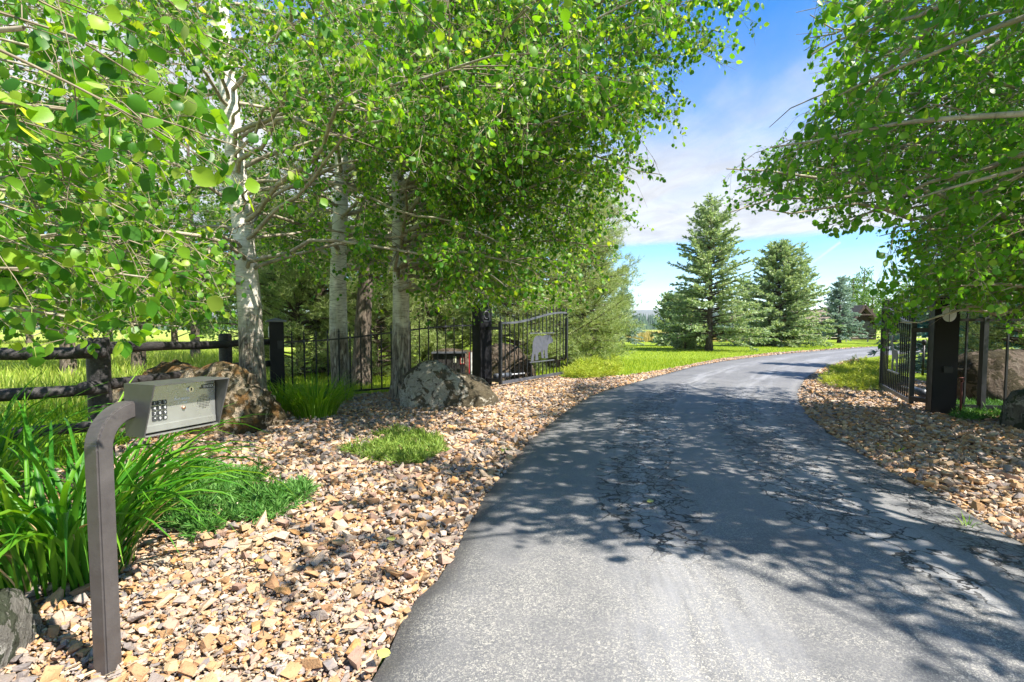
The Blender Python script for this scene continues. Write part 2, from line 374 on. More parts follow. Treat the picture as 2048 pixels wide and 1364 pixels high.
MT['rust'] = plain('rusty_pipe', (0.13, 0.035, 0.025), 0.7)
MT['blackplastic'] = plain('black_plastic', (0.015, 0.015, 0.017), 0.5)
MT['motor'] = plain('operator_grey', (0.07, 0.08, 0.10), 0.4, 0.3)
MT['motor_pale'] = plain('operator_pale', (0.42, 0.43, 0.46), 0.45, 0.2)
MT['paper'] = plain('notice_paper', (0.62, 0.62, 0.48), 0.8)
MT['red'] = plain('notice_red', (0.45, 0.02, 0.03), 0.6)
MT['box_wood'] = plain('dark_board', (0.02, 0.018, 0.018), 0.7, var=0.4)
def log_mat():
    m = NT('stained_log'); g = m.coord('Object', (1, 1, 1)); s = m.world((14, 3, 14)); f = m.noise(s, 2.5, 5, 0.65, 0.6)
    c = m.ramp(f, [(0.3, (0.014, 0.013, 0.014)), (0.55, (0.035, 0.032, 0.034)), (0.75, (0.075, 0.068, 0.068))])
    return m.done(m.bsdf(c, 0.6, m.bump(f, 0.8, 0.012), spec=0.4))
MT['log'] = log_mat()
def rock_mat(name, a, b, moss, mosscol, lichen=(0.55, 0.54, 0.47), orange=None, top=1.0):
    m = NT(name); p = m.coord()
    n1 = m.noise(p, 1.3, 8, 0.62, 0.3); n2 = m.noise(p, 5.5, 9, 0.68, 0.6); n3 = m.noise(p, 17, 7, 0.7)
    c = m.mix(m.ramp(n1, [(0.35, 0.0), (0.65, 1.0)]), a, b)
    c = m.mix(m.ramp(n2, [(0.49, 0.0), (0.56, 0.9)]), c, lichen)
    up = m.n('ShaderNodeSeparateXYZ', {0: m.n('ShaderNodeNewGeometry').outputs['Normal']}).outputs[2]
    mm = m.math('ADD', m.math('MULTIPLY', n2, 1.0), m.math('ADD', m.math('MULTIPLY', n1, 0.9), m.math('MULTIPLY', up, 0.10*top)))
    c = m.mix(m.ramp(mm, [(moss, 0.0), (moss+0.06, 0.9)]), c, mosscol)
    if orange is not None:
        c = m.mix(m.ramp(m.math('ADD', m.noise(p, 3.1, 7, 0.65, 0.4), m.math('MULTIPLY', up, 0.06)), [(0.525, 0.0), (0.62, 0.7)]), c, orange)
    c = m.mix(m.ramp(n3, [(0.30, 0.75), (0.45, 0.0)]), c, (0.035, 0.03, 0.025))
    h = m.math('ADD', m.math('MULTIPLY', n2, 1.0), m.math('MULTIPLY', n3, 0.35))
    return m.done(m.bsdf(c, 0.92, m.bump(h, 1.0, 0.11), spec=0.15))
MT['rock_a'] = rock_mat('mossy_tan_rock', (0.24, 0.185, 0.12), (0.42, 0.345, 0.25), 0.99, (0.05, 0.038, 0.013), (0.46, 0.40, 0.30), orange=(0.20, 0.10, 0.03))
MT['rock_b'] = rock_mat('lichen_grey_rock', (0.34, 0.31, 0.25), (0.47, 0.44, 0.37), 0.94, (0.05, 0.036, 0.014), (0.60, 0.57, 0.49))
MT['rock_c'] = rock_mat('brown_rock', (0.085, 0.066, 0.05), (0.17, 0.13, 0.10), 0.97, (0.035, 0.030, 0.014), (0.15, 0.125, 0.10))
MT['rock_d'] = rock_mat('grey_streaked_rock', (0.11, 0.105, 0.095), (0.22, 0.21, 0.19), 0.99, (0.03, 0.04, 0.02), (0.40, 0.39, 0.36))
def stone_mat():
    m = NT('crushed_stone'); r = m.rnd(); p = m.world()
    c = m.ramp(r, [(0.0, (0.48, 0.30, 0.16)), (0.12, (0.54, 0.38, 0.23)), (0.25, (0.60, 0.47, 0.34)), (0.36, (0.43, 0.25, 0.14)), (0.43, (0.36, 0.33, 0.325)), (0.53, (0.22, 0.215, 0.235)), (0.60, (0.54, 0.44, 0.36)), (0.71, (0.42, 0.29, 0.245)), (0.79, (0.64, 0.57, 0.49)), (0.88, (0.31, 0.285, 0.29)), (0.96, (0.53, 0.30, 0.12))], 'CONSTANT')
    c = m.mix(1.0, c, (0.78, 0.735, 0.685), 'MULTIPLY')
    n = m.noise(p, 26, 5, 0.65, 0.6); c = m.mix(m.ramp(n, [(0.35, 0.0), (0.7, 0.55)]), c, m.mix(0.5, c, (0.44, 0.31, 0.19)))
    c = m.mix(m.ramp(m.noise(p, 60, 4, 0.7), [(0.32, 0.5), (0.45, 0.0)]), c, (0.10, 0.07, 0.045))
    return m.done(m.bsdf(c, 0.8, m.bump(m.noise(p, 90, 4), 0.6, 0.008), spec=0.12))
MT['stone'] = stone_mat()
def soil():
    m = NT('gravel_fines'); p = m.world(); n = m.vor(p, 38, out='Color'); k = m.noise(p, 4, 5)
    g = m.n('ShaderNodeSeparateColor', {0: n}).outputs[0]
    c = m.ramp(g, [(0.0, (0.10, 0.07, 0.045)), (0.5, (0.24, 0.17, 0.11)), (1.0, (0.36, 0.29, 0.22))])
    return m.done(m.bsdf(c, 0.95, m.bump(m.vor(p, 38), 0.8, 0.02), spec=0.1))
MT['soil'] = soil()
def turf(name, a, b, c, sc=0.6):
    m = NT(name); p = m.world(); n = m.noise(p, sc, 4); f = m.noise(m.world((40, 40, 40)), 1.0, 4, 0.7)
    col = m.mix(m.ramp(n, [(0.35, 0.0), (0.62, 1.0)]), a, b); col = m.mix(m.ramp(f, [(0.4, 0.0), (0.7, 0.8)]), col, c)
    return m.done(m.bsdf(col, 0.9, m.bump(f, 1.0, 0.05), spec=0.1))
MT['turf'] = turf('turf', (0.11, 0.20, 0.014), (0.20, 0.29, 0.02), (0.30, 0.36, 0.04), 0.9)
MT['field'] = turf('field_grass', (0.20, 0.31, 0.035), (0.30, 0.38, 0.06), (0.40, 0.44, 0.11), 0.15)
def asphalt():
    m = NT('worn_asphalt'); p = m.world(); uv = m.n('ShaderNodeTexCoord').outputs['UV']
    su = m.n('ShaderNodeSeparateXYZ', {0: uv}); u, v = su.outputs[0], su.outputs[1]
    big = m.noise(p, 0.55, 5, 0.6, 0.4); mid = m.noise(p, 5.0, 6, 0.65); grain = m.noise(p, 210, 3, 0.7); agg = m.vor(p, 120, out='Distance')
    c = m.mix(m.ramp(big, [(0.3, 0.0), (0.7, 1.0)]), (0.120, 0.122, 0.129), (0.172, 0.171, 0.175))
    c = m.mix(m.ramp(mid, [(0.35, 0.35), (0.6, 0.0)]), c, (0.075, 0.080, 0.092))
    med = m.noise(p, 48, 4, 0.7)
    c = m.mix(m.ramp(med, [(0.3, 0.55), (0.46, 0.0)]), c, (0.06, 0.062, 0.068)); c = m.mix(m.ramp(med, [(0.55, 0.0), (0.72, 0.45)]), c, (0.27, 0.265, 0.255))
    # along-the-road streaks where tyres run: worn pale, plus a painted sky sheen
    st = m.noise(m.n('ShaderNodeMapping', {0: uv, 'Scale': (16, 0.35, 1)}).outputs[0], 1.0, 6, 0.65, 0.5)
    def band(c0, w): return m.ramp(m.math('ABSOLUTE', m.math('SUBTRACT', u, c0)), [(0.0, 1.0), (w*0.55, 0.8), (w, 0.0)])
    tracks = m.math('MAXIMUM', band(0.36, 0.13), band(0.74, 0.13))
    scuff_sheen = m.math('MULTIPLY', tracks, m.ramp(st, [(0.42, 0.0), (0.62, 0.75)]))
    c = m.mix(scuff_sheen, c, (0.275, 0.28, 0.298))
    c = m.mix(m.math('MULTIPLY', m.ramp(st, [(0.55, 0.0), (0.75, 0.5)]), m.ramp(u, [(0.0, 1), (0.2, 0.3), (0.5, 0.7), (1.0, 1.0)])), c, (0.19, 0.19, 0.20))
    # bare aggregate showing through as pale chips, mostly where the seal coat is gone
    chips = m.noise(p, 88, 5, 0.62, 1.2)
    near = m.ramp(m.math('ADD', v, m.math('MULTIPLY', m.math('SUBTRACT', big, 0.5), 5.0)), [(0.0, 1.0), (0.030, 1.0), (0.055, 0.35), (0.12, 0.15), (1, 0.08)])
    vv = m.math('DIVIDE', v, 100.0)
    near = m.ramp(m.math('ADD', vv, m.math('MULTIPLY', m.math('SUBTRACT', big, 0.5), 0.03)), [(0.0, 1.0), (0.022, 1.0), (0.045, 0.30), (0.10, 0.12), (1, 0.06)])
    patch = m.ramp(m.noise(p, 1.6, 4, 0.55, 0.8), [(0.36, 0.25), (0.5, 0.7), (0.66, 1.0)])
    cm = m.math('MULTIPLY', m.math('MULTIPLY', m.ramp(chips, [(0.50, 0.0), (0.60, 1.0)]), near), patch)
    c = m.mix(cm, c, (0.47, 0.45, 0.40))
    oil = m.math('MULTIPLY', m.ramp(m.noise(p, 0.9, 3, 0.5, 1.0), [(0.60, 0.0), (0.70, 0.55)]), 1.0)
    c = m.mix(oil, c, m.mix(1.0, c, (0.55, 0.56, 0.6), 'MULTIPLY'))
    c = m.mix(m.ramp(grain, [(0.55, 0.0), (0.72, 0.5)]), c, (0.30, 0.295, 0.28))
    c = m.mix(m.ramp(grain, [(0.28, 0.6), (0.42, 0.0)]), c, (0.045, 0.047, 0.053))
    # alligator cracks in the wheel tracks
    wob = m.n('ShaderNodeTexNoise', {'Vector': p, 'Scale': 6.0, 'Detail': 4.0}).outputs['Color']
    pw = m.n('ShaderNodeVectorMath', {0: p, 1: m.n('ShaderNodeVectorMath', {0: wob, 3: 0.42}, operation='SCALE').outputs[0]}, operation='ADD').outputs[0]
    pw = m.n('ShaderNodeMapping', {0: pw, 'Scale': (1.25, 0.8, 1)}).outputs[0]
    e1 = m.vor(pw, 4.2, 'DISTANCE_TO_EDGE'); e2 = m.vor(pw, 11.0, 'DISTANCE_TO_EDGE')
    zone = m.math('MULTIPLY', m.math('MAXIMUM', band(0.35, 0.12), m.math('MAXIMUM', band(0.72, 0.12), band(0.93, 0.08))), m.ramp(vv, [(0.0, 0.0), (0.026, 0.0), (0.040, 1.0), (0.10, 1.0), (0.15, 0.0)]))
    zone = m.math('MULTIPLY', zone, m.ramp(m.noise(p, 1.1, 3), [(0.33, 0.0), (0.45, 1.0)]))
    k1 = m.math('MULTIPLY', m.ramp(e1, [(0.0, 1.0), (0.030, 0.95), (0.052, 0.0)]), m.ramp(zone, [(0.1, 0.0), (0.35, 1.0)]))
    k2 = m.math('MULTIPLY', m.ramp(e2, [(0.0, 0.9), (0.045, 0.7), (0.08, 0.0)]), m.ramp(zone, [(0.5, 0.0), (0.9, 0.8)]))
    crack = m.math('MAXIMUM', k1, k2)
    c = m.mix(crack, c, (0.018, 0.018, 0.020))
    edge = m.ramp(m.math('ADD', m.math('MULTIPLY', m.math('ABSOLUTE', m.math('SUBTRACT', u, 0.5)), 2.0), m.math('MULTIPLY', m.math('SUBTRACT', mid, 0.5), 0.05)), [(0.93, 0.0), (0.98, 0.55)])
    c = m.mix(edge, c, (0.06, 0.058, 0.058))
    h = m.math('SUBTRACT', m.math('ADD', m.math('MULTIPLY', grain, 0.35), m.math('MULTIPLY', cm, 0.25)), m.math('MULTIPLY', crack, 1.5))
    return m.done(m.bsdf(c, m.ramp(mid, [(0.3, 0.5), (0.7, 0.75)]), m.bump(h, 0.75, 0.008), spec=0.4))
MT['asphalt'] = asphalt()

# ------------------------------------------------------------------ ground, road, beds
def sheet(name, poly, z, mat, parent=None):
    bm = bmesh.new(); vs = [bm.verts.new((x, y, z)) for x, y in poly]
    f = bm.faces.new(vs); f.normal_update()
    if f.normal.z < 0: f.normal_flip()
    bmesh.ops.triangulate(bm, faces=[f]); me = bpy.data.meshes.new(name); bm.to_mesh(me); bm.free()
    return mobj(name, me, mat, parent)
tag(sheet('ground', [(-5000, -200), (6000, -200), (6000, 5380), (-5000, 5380)], -0.075, MT['field']), kind='structure')

LE = [(600, 1700), (660, 1500), (731, 1364), (798, 1238), (855, 1175), (901, 1120), (934, 1053), (977, 977), (1015, 939), (1040, 900), (1064, 876), (1103, 843), (1152, 808), (1190, 786), (1254, 768), (1317, 751), (1412, 726), (1540, 710), (1650, 700), (1760, 692), (1900, 687)]
RE = [(2700, 1400), (2400, 1265), (2200, 1165), (2048, 1084), (1957, 1037), (1881, 993), (1793, 949), (1734, 914), (1661, 867), (1617, 832), (1594, 797), (1600, 773), (1617, 753), (1646, 733), (1705, 718), (1759, 710), (1850, 703), (1990, 698)]
Lw = np.array([gnd(*p)[:2] for p in LE]); Rw = np.array([gnd(*p)[:2] for p in RE])
Lw = np.vstack([[[-1.4, -2.5], [-1.15, -0.2]], Lw]); Rw = np.vstack([[[3.6, -2.5], [3.45, 0.0]], Rw])
def chaikin(P, k=2):
    for _ in range(k):
        a = P[:-1]*0.75+P[1:]*0.25; b = P[:-1]*0.25+P[1:]*0.75
        P = np.vstack([P[:1], np.stack([a, b], 1).reshape(-1, 2), P[-1:]])
    return P
def resample(P, n):
    d = np.concatenate([[0], np.cumsum(np.linalg.norm(np.diff(P, axis=0), axis=1))]); t = np.linspace(0, 1, n)**1.35*d[-1]
    return np.stack([np.interp(t, d, P[:, i]) for i in range(2)], 1)
Lc, Rc = chaikin(Lw), chaikin(Rw)
NR, NC = 220, 15
rngR = np.random.default_rng(5)
# cross lines join points of equal distance travelled; the inner bend is shorter
Ls, Rs = resample(Lc, NR), resample(Rc, NR)
Lj = Ls.copy(); Rj = Rs.copy()
for A in (Lj, Rj):
    A += rngR.normal(scale=0.014, size=A.shape)
cs = np.linspace(0, 1, NC)
V = np.zeros((NR, NC+2, 3)); UV = np.zeros((NR, NC+2, 2))
vlen = np.concatenate([[0], np.cumsum(np.linalg.norm(np.diff((Ls+Rs)/2, axis=0), axis=1))])-2.6
for j, c in enumerate(cs):
    V[:, j+1, :2] = Lj*(1-c)+Rj*c; V[:, j+1, 2] = 0.012+0.05*(1-(2*c-1)**2)*0.8-0.02*((abs(2*c-1)) > 0.99); UV[:, j+1, 0] = c
out = nrmz(Lj-Rj)
V[:, 0, :2] = Lj+out*0.03; V[:, -1, :2] = Rj-out*0.03; V[:, 0, 2] = V[:, -1, 2] = -0.06
UV[:, -1, 0] = 1; UV[:, :, 1] = np.clip(vlen, 0, 1e9)[:, None]
i, j = np.meshgrid(np.arange(NR-1), np.arange(NC+1), indexing='ij'); W_ = NC+2
F = np.stack([i*W_+j, i*W_+j+1, (i+1)*W_+j+1, (i+1)*W_+j], -1).reshape(-1, 4)
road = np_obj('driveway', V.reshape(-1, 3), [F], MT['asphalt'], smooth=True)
uvl = road.data.uv_layers.new(name='UVMap'); idx = np.zeros(len(road.data.loops), np.int32); road.data.loops.foreach_get('vertex_index', idx)
uvl.data.foreach_set('uv', UV.reshape(-1, 2)[idx].astype(np.float32).ravel()); tag(road, kind='structure')
ROADPOLY = [tuple(p) for p in Ls]+[tuple(p) for p in Rs[::-1]]

# gravel beds
fenceC, postD, postE = np.array([-4.84, 10.5]), np.array([-0.80, 13.6]), np.array([7.60, 9.05])
def gp(px, py): return tuple(gnd(px, py)[:2])
LBED = [tuple(p) for p in Ls if p[1] < 46]
lawn_edge = [gp(1700, 695.2), gp(1540, 706), gp(1440, 717), gp(1320, 740), gp(1250, 750), gp(1140, 758)]
LBED_POLY = LBED+lawn_edge+[(1.4, 17.2), (-0.6, 14.2), (-2.8, 12.3), (-4.9, 10.7), (-5.4, 8.4), (-4.9, 5.5), (-4.6, 4.0), (-4.3, 1.5), (-4.0, -2.5)]
RBED = [tuple(p) for p in Rs if p[1] < 27]
RBED_POLY = RBED+[gp(1759, 706), gp(1700, 713), (17.0, 25.0), (13.5, 19.0), (11.4, 13.2), (10.2, 10.6), (12.0, 8.3), (13.0, 4.0), (11, -2.5)]
lbed = tag(sheet('gravel_bed', LBED_POLY, -0.035, MT['soil']), kind='structure')
rbed = tag(sheet('gravel_bed', RBED_POLY, -0.035, MT['soil']), kind='structure')
# lawn
LAWN_POLY = [(1.4, 17.2)]+lawn_edge[::-1]+[tuple(p) for p in Ls if p[1] > 44][:30]+[(75, 62), (75, 80), (-14, 80), (-16, 30), (-6, 13.5), (-4.9, 10.9), (-2.8, 12.5), (-0.6, 14.4)]
tag(sheet('lawn', LAWN_POLY, -0.055, MT['turf']), kind='structure')
tag(sheet('lawn', [(9.9, 10.9), (11.3, 13.3), (13.4, 19.1), (16.9, 25.1)]+[gp(1700, 714.5)]+[gp(1759, 707.5)]+[gp(1870, 703.5)]+[(70, 38), (40, 12), (13, 7.8)], -0.050, MT['turf']), kind='structure')

# ---- stones
def rock_proto(rng, npts=11, flat=0.55):
    bm = bmesh.new()
    # a broken block: box corners knocked about, one or two corners gone, an extra peak
    P = np.array([(x, y, z) for x in (-1, 1) for y in (-1, 1) for z in (-1, 1)], float)
    P = P*rng.uniform(0.45, 1.0, size=P.shape); P[:, 0] += 0.35*rng.normal()*P[:, 1]
    P = np.vstack([P[rng.permutation(8)[:int(rng.integers(6, 8))]], rng.uniform(-1, 1, (3, 3))*np.array([1, 1, 0.9])])
    P *= np.array([0.52, rng.uniform(0.30, 0.5), flat*0.5])
    if rng.random() < 0.45: P = nrmz(rng.normal(size=(npts+4, 3)))*rng.uniform(0.8, 1.0, size=(npts+4, 1))*np.array([0.5, rng.uniform(0.32, 0.48), flat*0.5])
    for q in P: bm.verts.new(q)
    r = bmesh.ops.convex_hull(bm, input=bm.verts[:])
    bmesh.ops.delete(bm, geom=[g for g in bm.verts if not g.link_faces], context='VERTS')
    bmesh.ops.triangulate(bm, faces=bm.faces[:]); bm.verts.ensure_lookup_table(); bm.normal_update()
    Vv = np.array([v.co[:] for v in bm.verts]); Ff = np.array([[v.index for v in f.verts] for f in bm.faces]); bm.free()
    return Vv, Ff
rngS = np.random.default_rng(11)
PROTOS = [rock_proto(rngS, int(rngS.integers(8, 12)), rngS.uniform(0.28, 0.62)) for _ in range(22)]
PMESH = []
for pv, pf in PROTOS:
    me = np_mesh('stone', pv, [pf]); me.materials.append(MT['stone']); PMESH.append(me)
def scatter(poly, spacing, ymin, ymax, rng):
    P = np.array(poly); x0, x1 = P[:, 0].min(), P[:, 0].max(); y0, y1 = max(ymin, P[:, 1].min()), min(ymax, P[:, 1].max())
    gx, gy = np.meshgrid(np.arange(x0, x1, spacing), np.arange(y0, y1, spacing)); g = np.stack([gx.ravel(), gy.ravel()], 1)
    g += rng.uniform(-0.5, 0.5, g.shape)*spacing*1.1
    g = g[inpoly(g[:, 0], g[:, 1], poly)]
    return g
def in_view(g, z=0.0, mx=80, my=80):
    px, py, d = proj(np.column_stack([g, np.full(len(g), z)]))
    return (d > 0.2) & (px > -mx) & (px < 2048+mx) & (py < 1364+my)
def gravel(bed, poly, rng, nsingle):
    Ps, Ss, Zs = [], [], []
    for sp, y0, y1, smin, smax, lay in ((0.028, 1.2, 3.6, 0.012, 0.030, 1), (0.034, 1.2, 5.0, 0.024, 0.062, 0), (0.095, 1.2, 5.0, 0.045, 0.115, 1), (0.050, 5.0, 9.0, 0.04, 0.085, 0), (0.12, 5.0, 9.0, 0.07, 0.12, 1), (0.068, 9.0, 15.0, 0.06, 0.105, 0), (0.085, 15.0, 30.0, 0.065, 0.11, 0), (0.15, 30, 48, 0.10, 0.16, 0)):
        g = scatter(poly, sp, y0, y1, rng); g = g[in_view(g)]
        s = smin+(smax-smin)*rng.random(len(g))**1.8
        Ps.append(g); Ss.append(s); Zs.append(np.full(len(g), -0.030+0.012*lay)+rng.uniform(0, 0.012, len(g)))
    g = np.concatenate(Ps); s = np.concatenate(Ss); z = np.concatenate(Zs)
    keep = ~inpoly(g[:, 0], g[:, 1], ROADPOLY) | (rng.random(len(g)) < 0.02); g, s, z = g[keep], s[keep], z[keep]
    n = len(g); yaw = rng.uniform(0, 2*math.pi, n); tilt = rng.normal(scale=0.35, size=(n, 2))
    zd = nrmz(np.column_stack([tilt, np.ones(n)])); yd = np.column_stack([np.cos(yaw), np.sin(yaw), np.zeros(n)]); Rm = frame_y(yd-zd*np.sum(yd*zd, 1)[:, None], zd)
    T = np.column_stack([g, z+s*0.2])
    which = rng.integers(0, len(PROTOS), n)
    px, py, d = proj(T); app = s/np.maximum(d, 0.1)*((px > 5) & (px < 2043) & (py < 1360))
    top = set(np.argsort(-app)[:nsingle].tolist())
    topm = np.zeros(n, bool); topm[list(top)] = True
    parts = []
    for k, (pv, pf) in enumerate(PROTOS):
        q = np.where((which == k) & ~topm)[0]
        if len(q): parts.append(inst(pv, [pf], Rm[q], T[q], s[q]))
    Vg, Fg = cat_fs(parts)
    o = np_obj('gravel', Vg, Fg, MT['stone'], bed); tag(o, kind='stuff')
    for q in top:
        o = link(bpy.data.objects.new('stone', PMESH[which[q]]), bed)
        o.matrix_world = Matrix.Translation(T[q].tolist()) @ Matrix(Rm[q].tolist()).to_4x4() @ Matrix.Diagonal((s[q], s[q], s[q], 1))
    return n
n1 = gravel(lbed, LBED_POLY, np.random.default_rng(21), 300)
n2 = gravel(rbed, RBED_POLY, np.random.default_rng(22), 200)
print('stones', n1, n2)
# dry stems lying on the stones
rngT = np.random.default_rng(3)
for k in range(26):
    c = gnd(rngT.uniform(260, 720), rngT.uniform(1080, 1350)); a = rngT.uniform(0, math.pi); L = rngT.uniform(0.10, 0.26)
    b = MB(); p = [(c[0]+math.cos(a)*L*(t-.5)+0.02*math.sin(t*4+k), c[1]+math.sin(a)*L*(t-.5), 0.035+0.012*math.sin(3*t+k)) for t in (0, .33, .66, 1)]
    b.tube(p, [0.0022, 0.002, 0.0017, 0.001], 4); b.build('dry_stem', MT['twig'], lbed)

# ------------------------------------------------------------------ grass
def blades(name, pts, h0, h1, w, mat, parent, rng, bend=0.5, z0=-0.06):
    n = len(pts); a = rng.uniform(0, 2*math.pi, n); h = rng.uniform(h0, h1, n); ww = w*rng.uniform(0.7, 1.3, n)
    side = np.column_stack([np.cos(a), np.sin(a), np.zeros(n)]); la = rng.uniform(0, 2*math.pi, n); lean = np.column_stack([np.cos(la), np.sin(la), np.zeros(n)])*(rng.uniform(0.1, bend, n)*h)[:, None]
    b = np.column_stack([pts, np.full(n, z0)]); up = np.array([0, 0, 1.0])
    V = np.stack([b-side*ww[:, None], b+side*ww[:, None], b+lean*0.35+up*(h*0.6)[:, None]+side*ww[:, None]*0.7, b+lean*0.35+up*(h*0.6)[:, None]-side*ww[:, None]*0.7, b+lean+up*h[:, None]], 1)
    o = (np.arange(n)*5)[:, None]
    return np_obj(name, V.reshape(-1, 3), [np.array([[0, 1, 2, 3]])+o, np.array([[3, 2, 4]])+o], mat, parent)
rngG = np.random.default_rng(8)
g = scatter(LAWN_POLY, 0.085, 10, 26, rngG); g = g[in_view(g)]; g = g[(g[:, 0] > -7)]
g2 = scatter(LAWN_POLY, 0.16, 26, 48, rngG); g2 = g2[in_view(g2) & (g2[:, 0] > 2)]
tag(blades('lawn_grass', np.concatenate([g, g2]), 0.06, 0.13, 0.010, MT['grass'], None, rngG), 'short bright green lawn grass beyond the gate', 'grass', kind='stuff')
MEADOW = [(-30, 9), (-8.5, 8.0), (-6.6, 11.0), (-6.5, 14.5), (-16, 30), (-40, 60), (-60, 60), (-60, 20)]
NEARL = [(-4.9, 5.5), (-5.4, 8.4), (-4.9, 10.7), (-6.5, 14.0), (-12, 14), (-14, 5), (-8, 3.4), (-4.7, 4.0)]
tag(sheet('verge', NEARL, -0.060, MT['turf']), kind='structure')
g = scatter(NEARL, 0.07, 3, 14, rngG); g = g[in_view(g)]
tag(blades('verge_grass', g, 0.08, 0.22, 0.009, MT['tallgrass'], None, rngG, 0.7), 'rough green grass behind the log rails', 'grass', kind='stuff')
g = scatter(MEADOW, 0.16, 8, 60, rngG); g = g[in_view(g)]
tag(blades('meadow_grass', g, 0.25, 0.5, 0.016, MT['meadow'], None, rngG, 0.6), 'tall sunlit yellow green meadow grass', 'grass', kind='stuff')
g = scatter([(10, 60), (30, 62), (34, 85), (8, 85)], 0.3, 55, 90, rngG)
tag(blades('dry_grass', g, 0.7, 1.6, 0.05, leaf_mat('dry_blade', [(0, (0.30, 0.27, 0.08)), (1, (0.50, 0.40, 0.16))], (1.3, 1.2, .7), .3), None, rngG, 0.5), 'tall tawny grass at the far edge of the lawn', 'grass', kind='stuff')
# ------------------------------------------------------------------ aspens
def _leaf():
    ys = [0.0, 0.16, 0.36, 0.56, 0.76, 0.92, 1.08]; ws = [0.10, 0.42, 0.52, 0.50, 0.37, 0.19, 0.0]; V = []
    for y, w in zip(ys, ws): V += [(-w, y-0.10*(y < 0.05), -0.10*w-0.05*y*y), (0, y, 0.03-0.05*y*y), (w, y-0.10*(y < 0.05), -0.10*w-0.05*y*y+0.02*y)]
    F = [(3*i+a, 3*i+a+1, 3*i+a+4, 3*i+a+3) for i in range(5) for a in (0, 1)]; V = V[:18]+[V[19]]
    return np.array(V), [np.array(F), np.array([(15, 16, 18), (16, 17, 18)])]
LEAFV, LEAFF = _leaf()
LEAFV2 = np.array([(0, 0, 0), (0, 1.05, -.03), (-.46, .25, -.05), (-.40, .72, -.04), (.46, .25, -.05), (.40, .72, -.04)])
LEAFF2 = [np.array([[0, 1, 3, 2], [0, 4, 5, 1]])]
LEAFMESH = {}
def leaf_mesh(key):
    if key not in LEAFMESH:
        me = np_mesh('leaf', LEAFV, LEAFF, True); me.materials.append(MT[key]); LEAFMESH[key] = me
    return LEAFMESH[key]
MASK_L = [(-9000, -9000), (1545, -9000), (1548, 15), (1520, 90), (1470, 145), (1400, 120), (1398, 195), (1365, 230), (1385, 285), (1350, 300), (1310, 265), (1270, 300), (1345, 345), (1320, 370), (1250, 360), (1260, 385), (1345, 440), (1300, 468), (1240, 455), (1245, 520), (1215, 560), (1205, 610), (1140, 625), (1010, 618), (965, 640), (950, 705), (925, 705), (918, 650), (860, 655), (740, 640), (700, 600), (650, 600), (590, 690), (575, 640), (560, 610), (505, 590), (465, 640), (440, 665), (330, 690), (240, 680), (60, 735), (-9000, 800)]
MASK_R = [(9000, -9000), (1560, -9000), (1566, 10), (1572, 45), (1599, 110), (1632, 103), (1597, 144), (1610, 175), (1656, 188), (1585, 225), (1537, 242), (1500, 287), (1455, 333), (1427, 361), (1450, 400), (1440, 450), (1470, 440), (1496, 419), (1504, 466), (1533, 415), (1570, 431), (1611, 447), (1650, 464), (1662, 510), (1690, 480), (1743, 476), (1763, 510), (1745, 566), (1729, 620), (1735, 665), (1770, 655), (1765, 695), (1790, 690), (1800, 640), (1863, 659), (1890, 651), (1913, 640), (1935, 625), (1985, 640), (1995, 672), (2040, 674), (2100, 690), (9000, 900)]
LIT = [gp(*q) for q in ((560, 1500), (690, 1364), (800, 1235), (880, 1135), (1010, 1112), (1160, 1135), (1400, 1132), (1550, 1195), (1700, 1262), (1850, 1364), (1900, 1500), (1600, 1900), (700, 1900))]
LIT2 = [gp(*q) for q in ((250, 1400), (300, 1270), (560, 1230), (790, 1230), (720, 1400))]
LIT3 = [gp(*q) for q in ((1240, 765), (1600, 765), (1650, 725), (1420, 722))]
def allowed(P, mask):
    px, py, d = proj(P)
    fr = (d > 0.3) & (px > -40) & (px < 2088) & (py > -40) & (py < 1400)
    return ~fr | inpoly(px, py, mask), fr
GRAV = [gp(*q) for q in ((280, 1230), (300, 1080), (420, 930), (640, 850), (860, 800), (1130, 760), (1150, 800), (1000, 940), (930, 1050), (800, 1230))]
def shade_hit(P):  # unseen boughs shading these patches are cut away, keeping the ground sunlit
    t = P[..., 2]/-LDIR[2]
    gx = P[..., 0]+LDIR[0]*t; gy = P[..., 1]+LDIR[1]*t
    sparse = inpoly(gx, gy, GRAV) & (np.sin(gx*9.1+2*np.sin(gy*5.3))+np.sin(gy*8.3+2*np.sin(gx*4.1)) > 0.9)
    return inpoly(gx, gy, LIT) | inpoly(gx, gy, LIT2) | inpoly(gx, gy, LIT3) | sparse
def near_ok(P):
    px, py, d = proj(P); q = np.linalg.norm(P-CAMP, axis=-1)
    return (q > 2.7) | ((q > 2.0) & ((px < 760) | (px > 1800)) & (py < 420)) | ((q > 1.3) & (px < 640) & (py < 240)) | ((q > 0.85) & (px < 330) & (py < 190)) | (py < -60) | (d < 0.3)
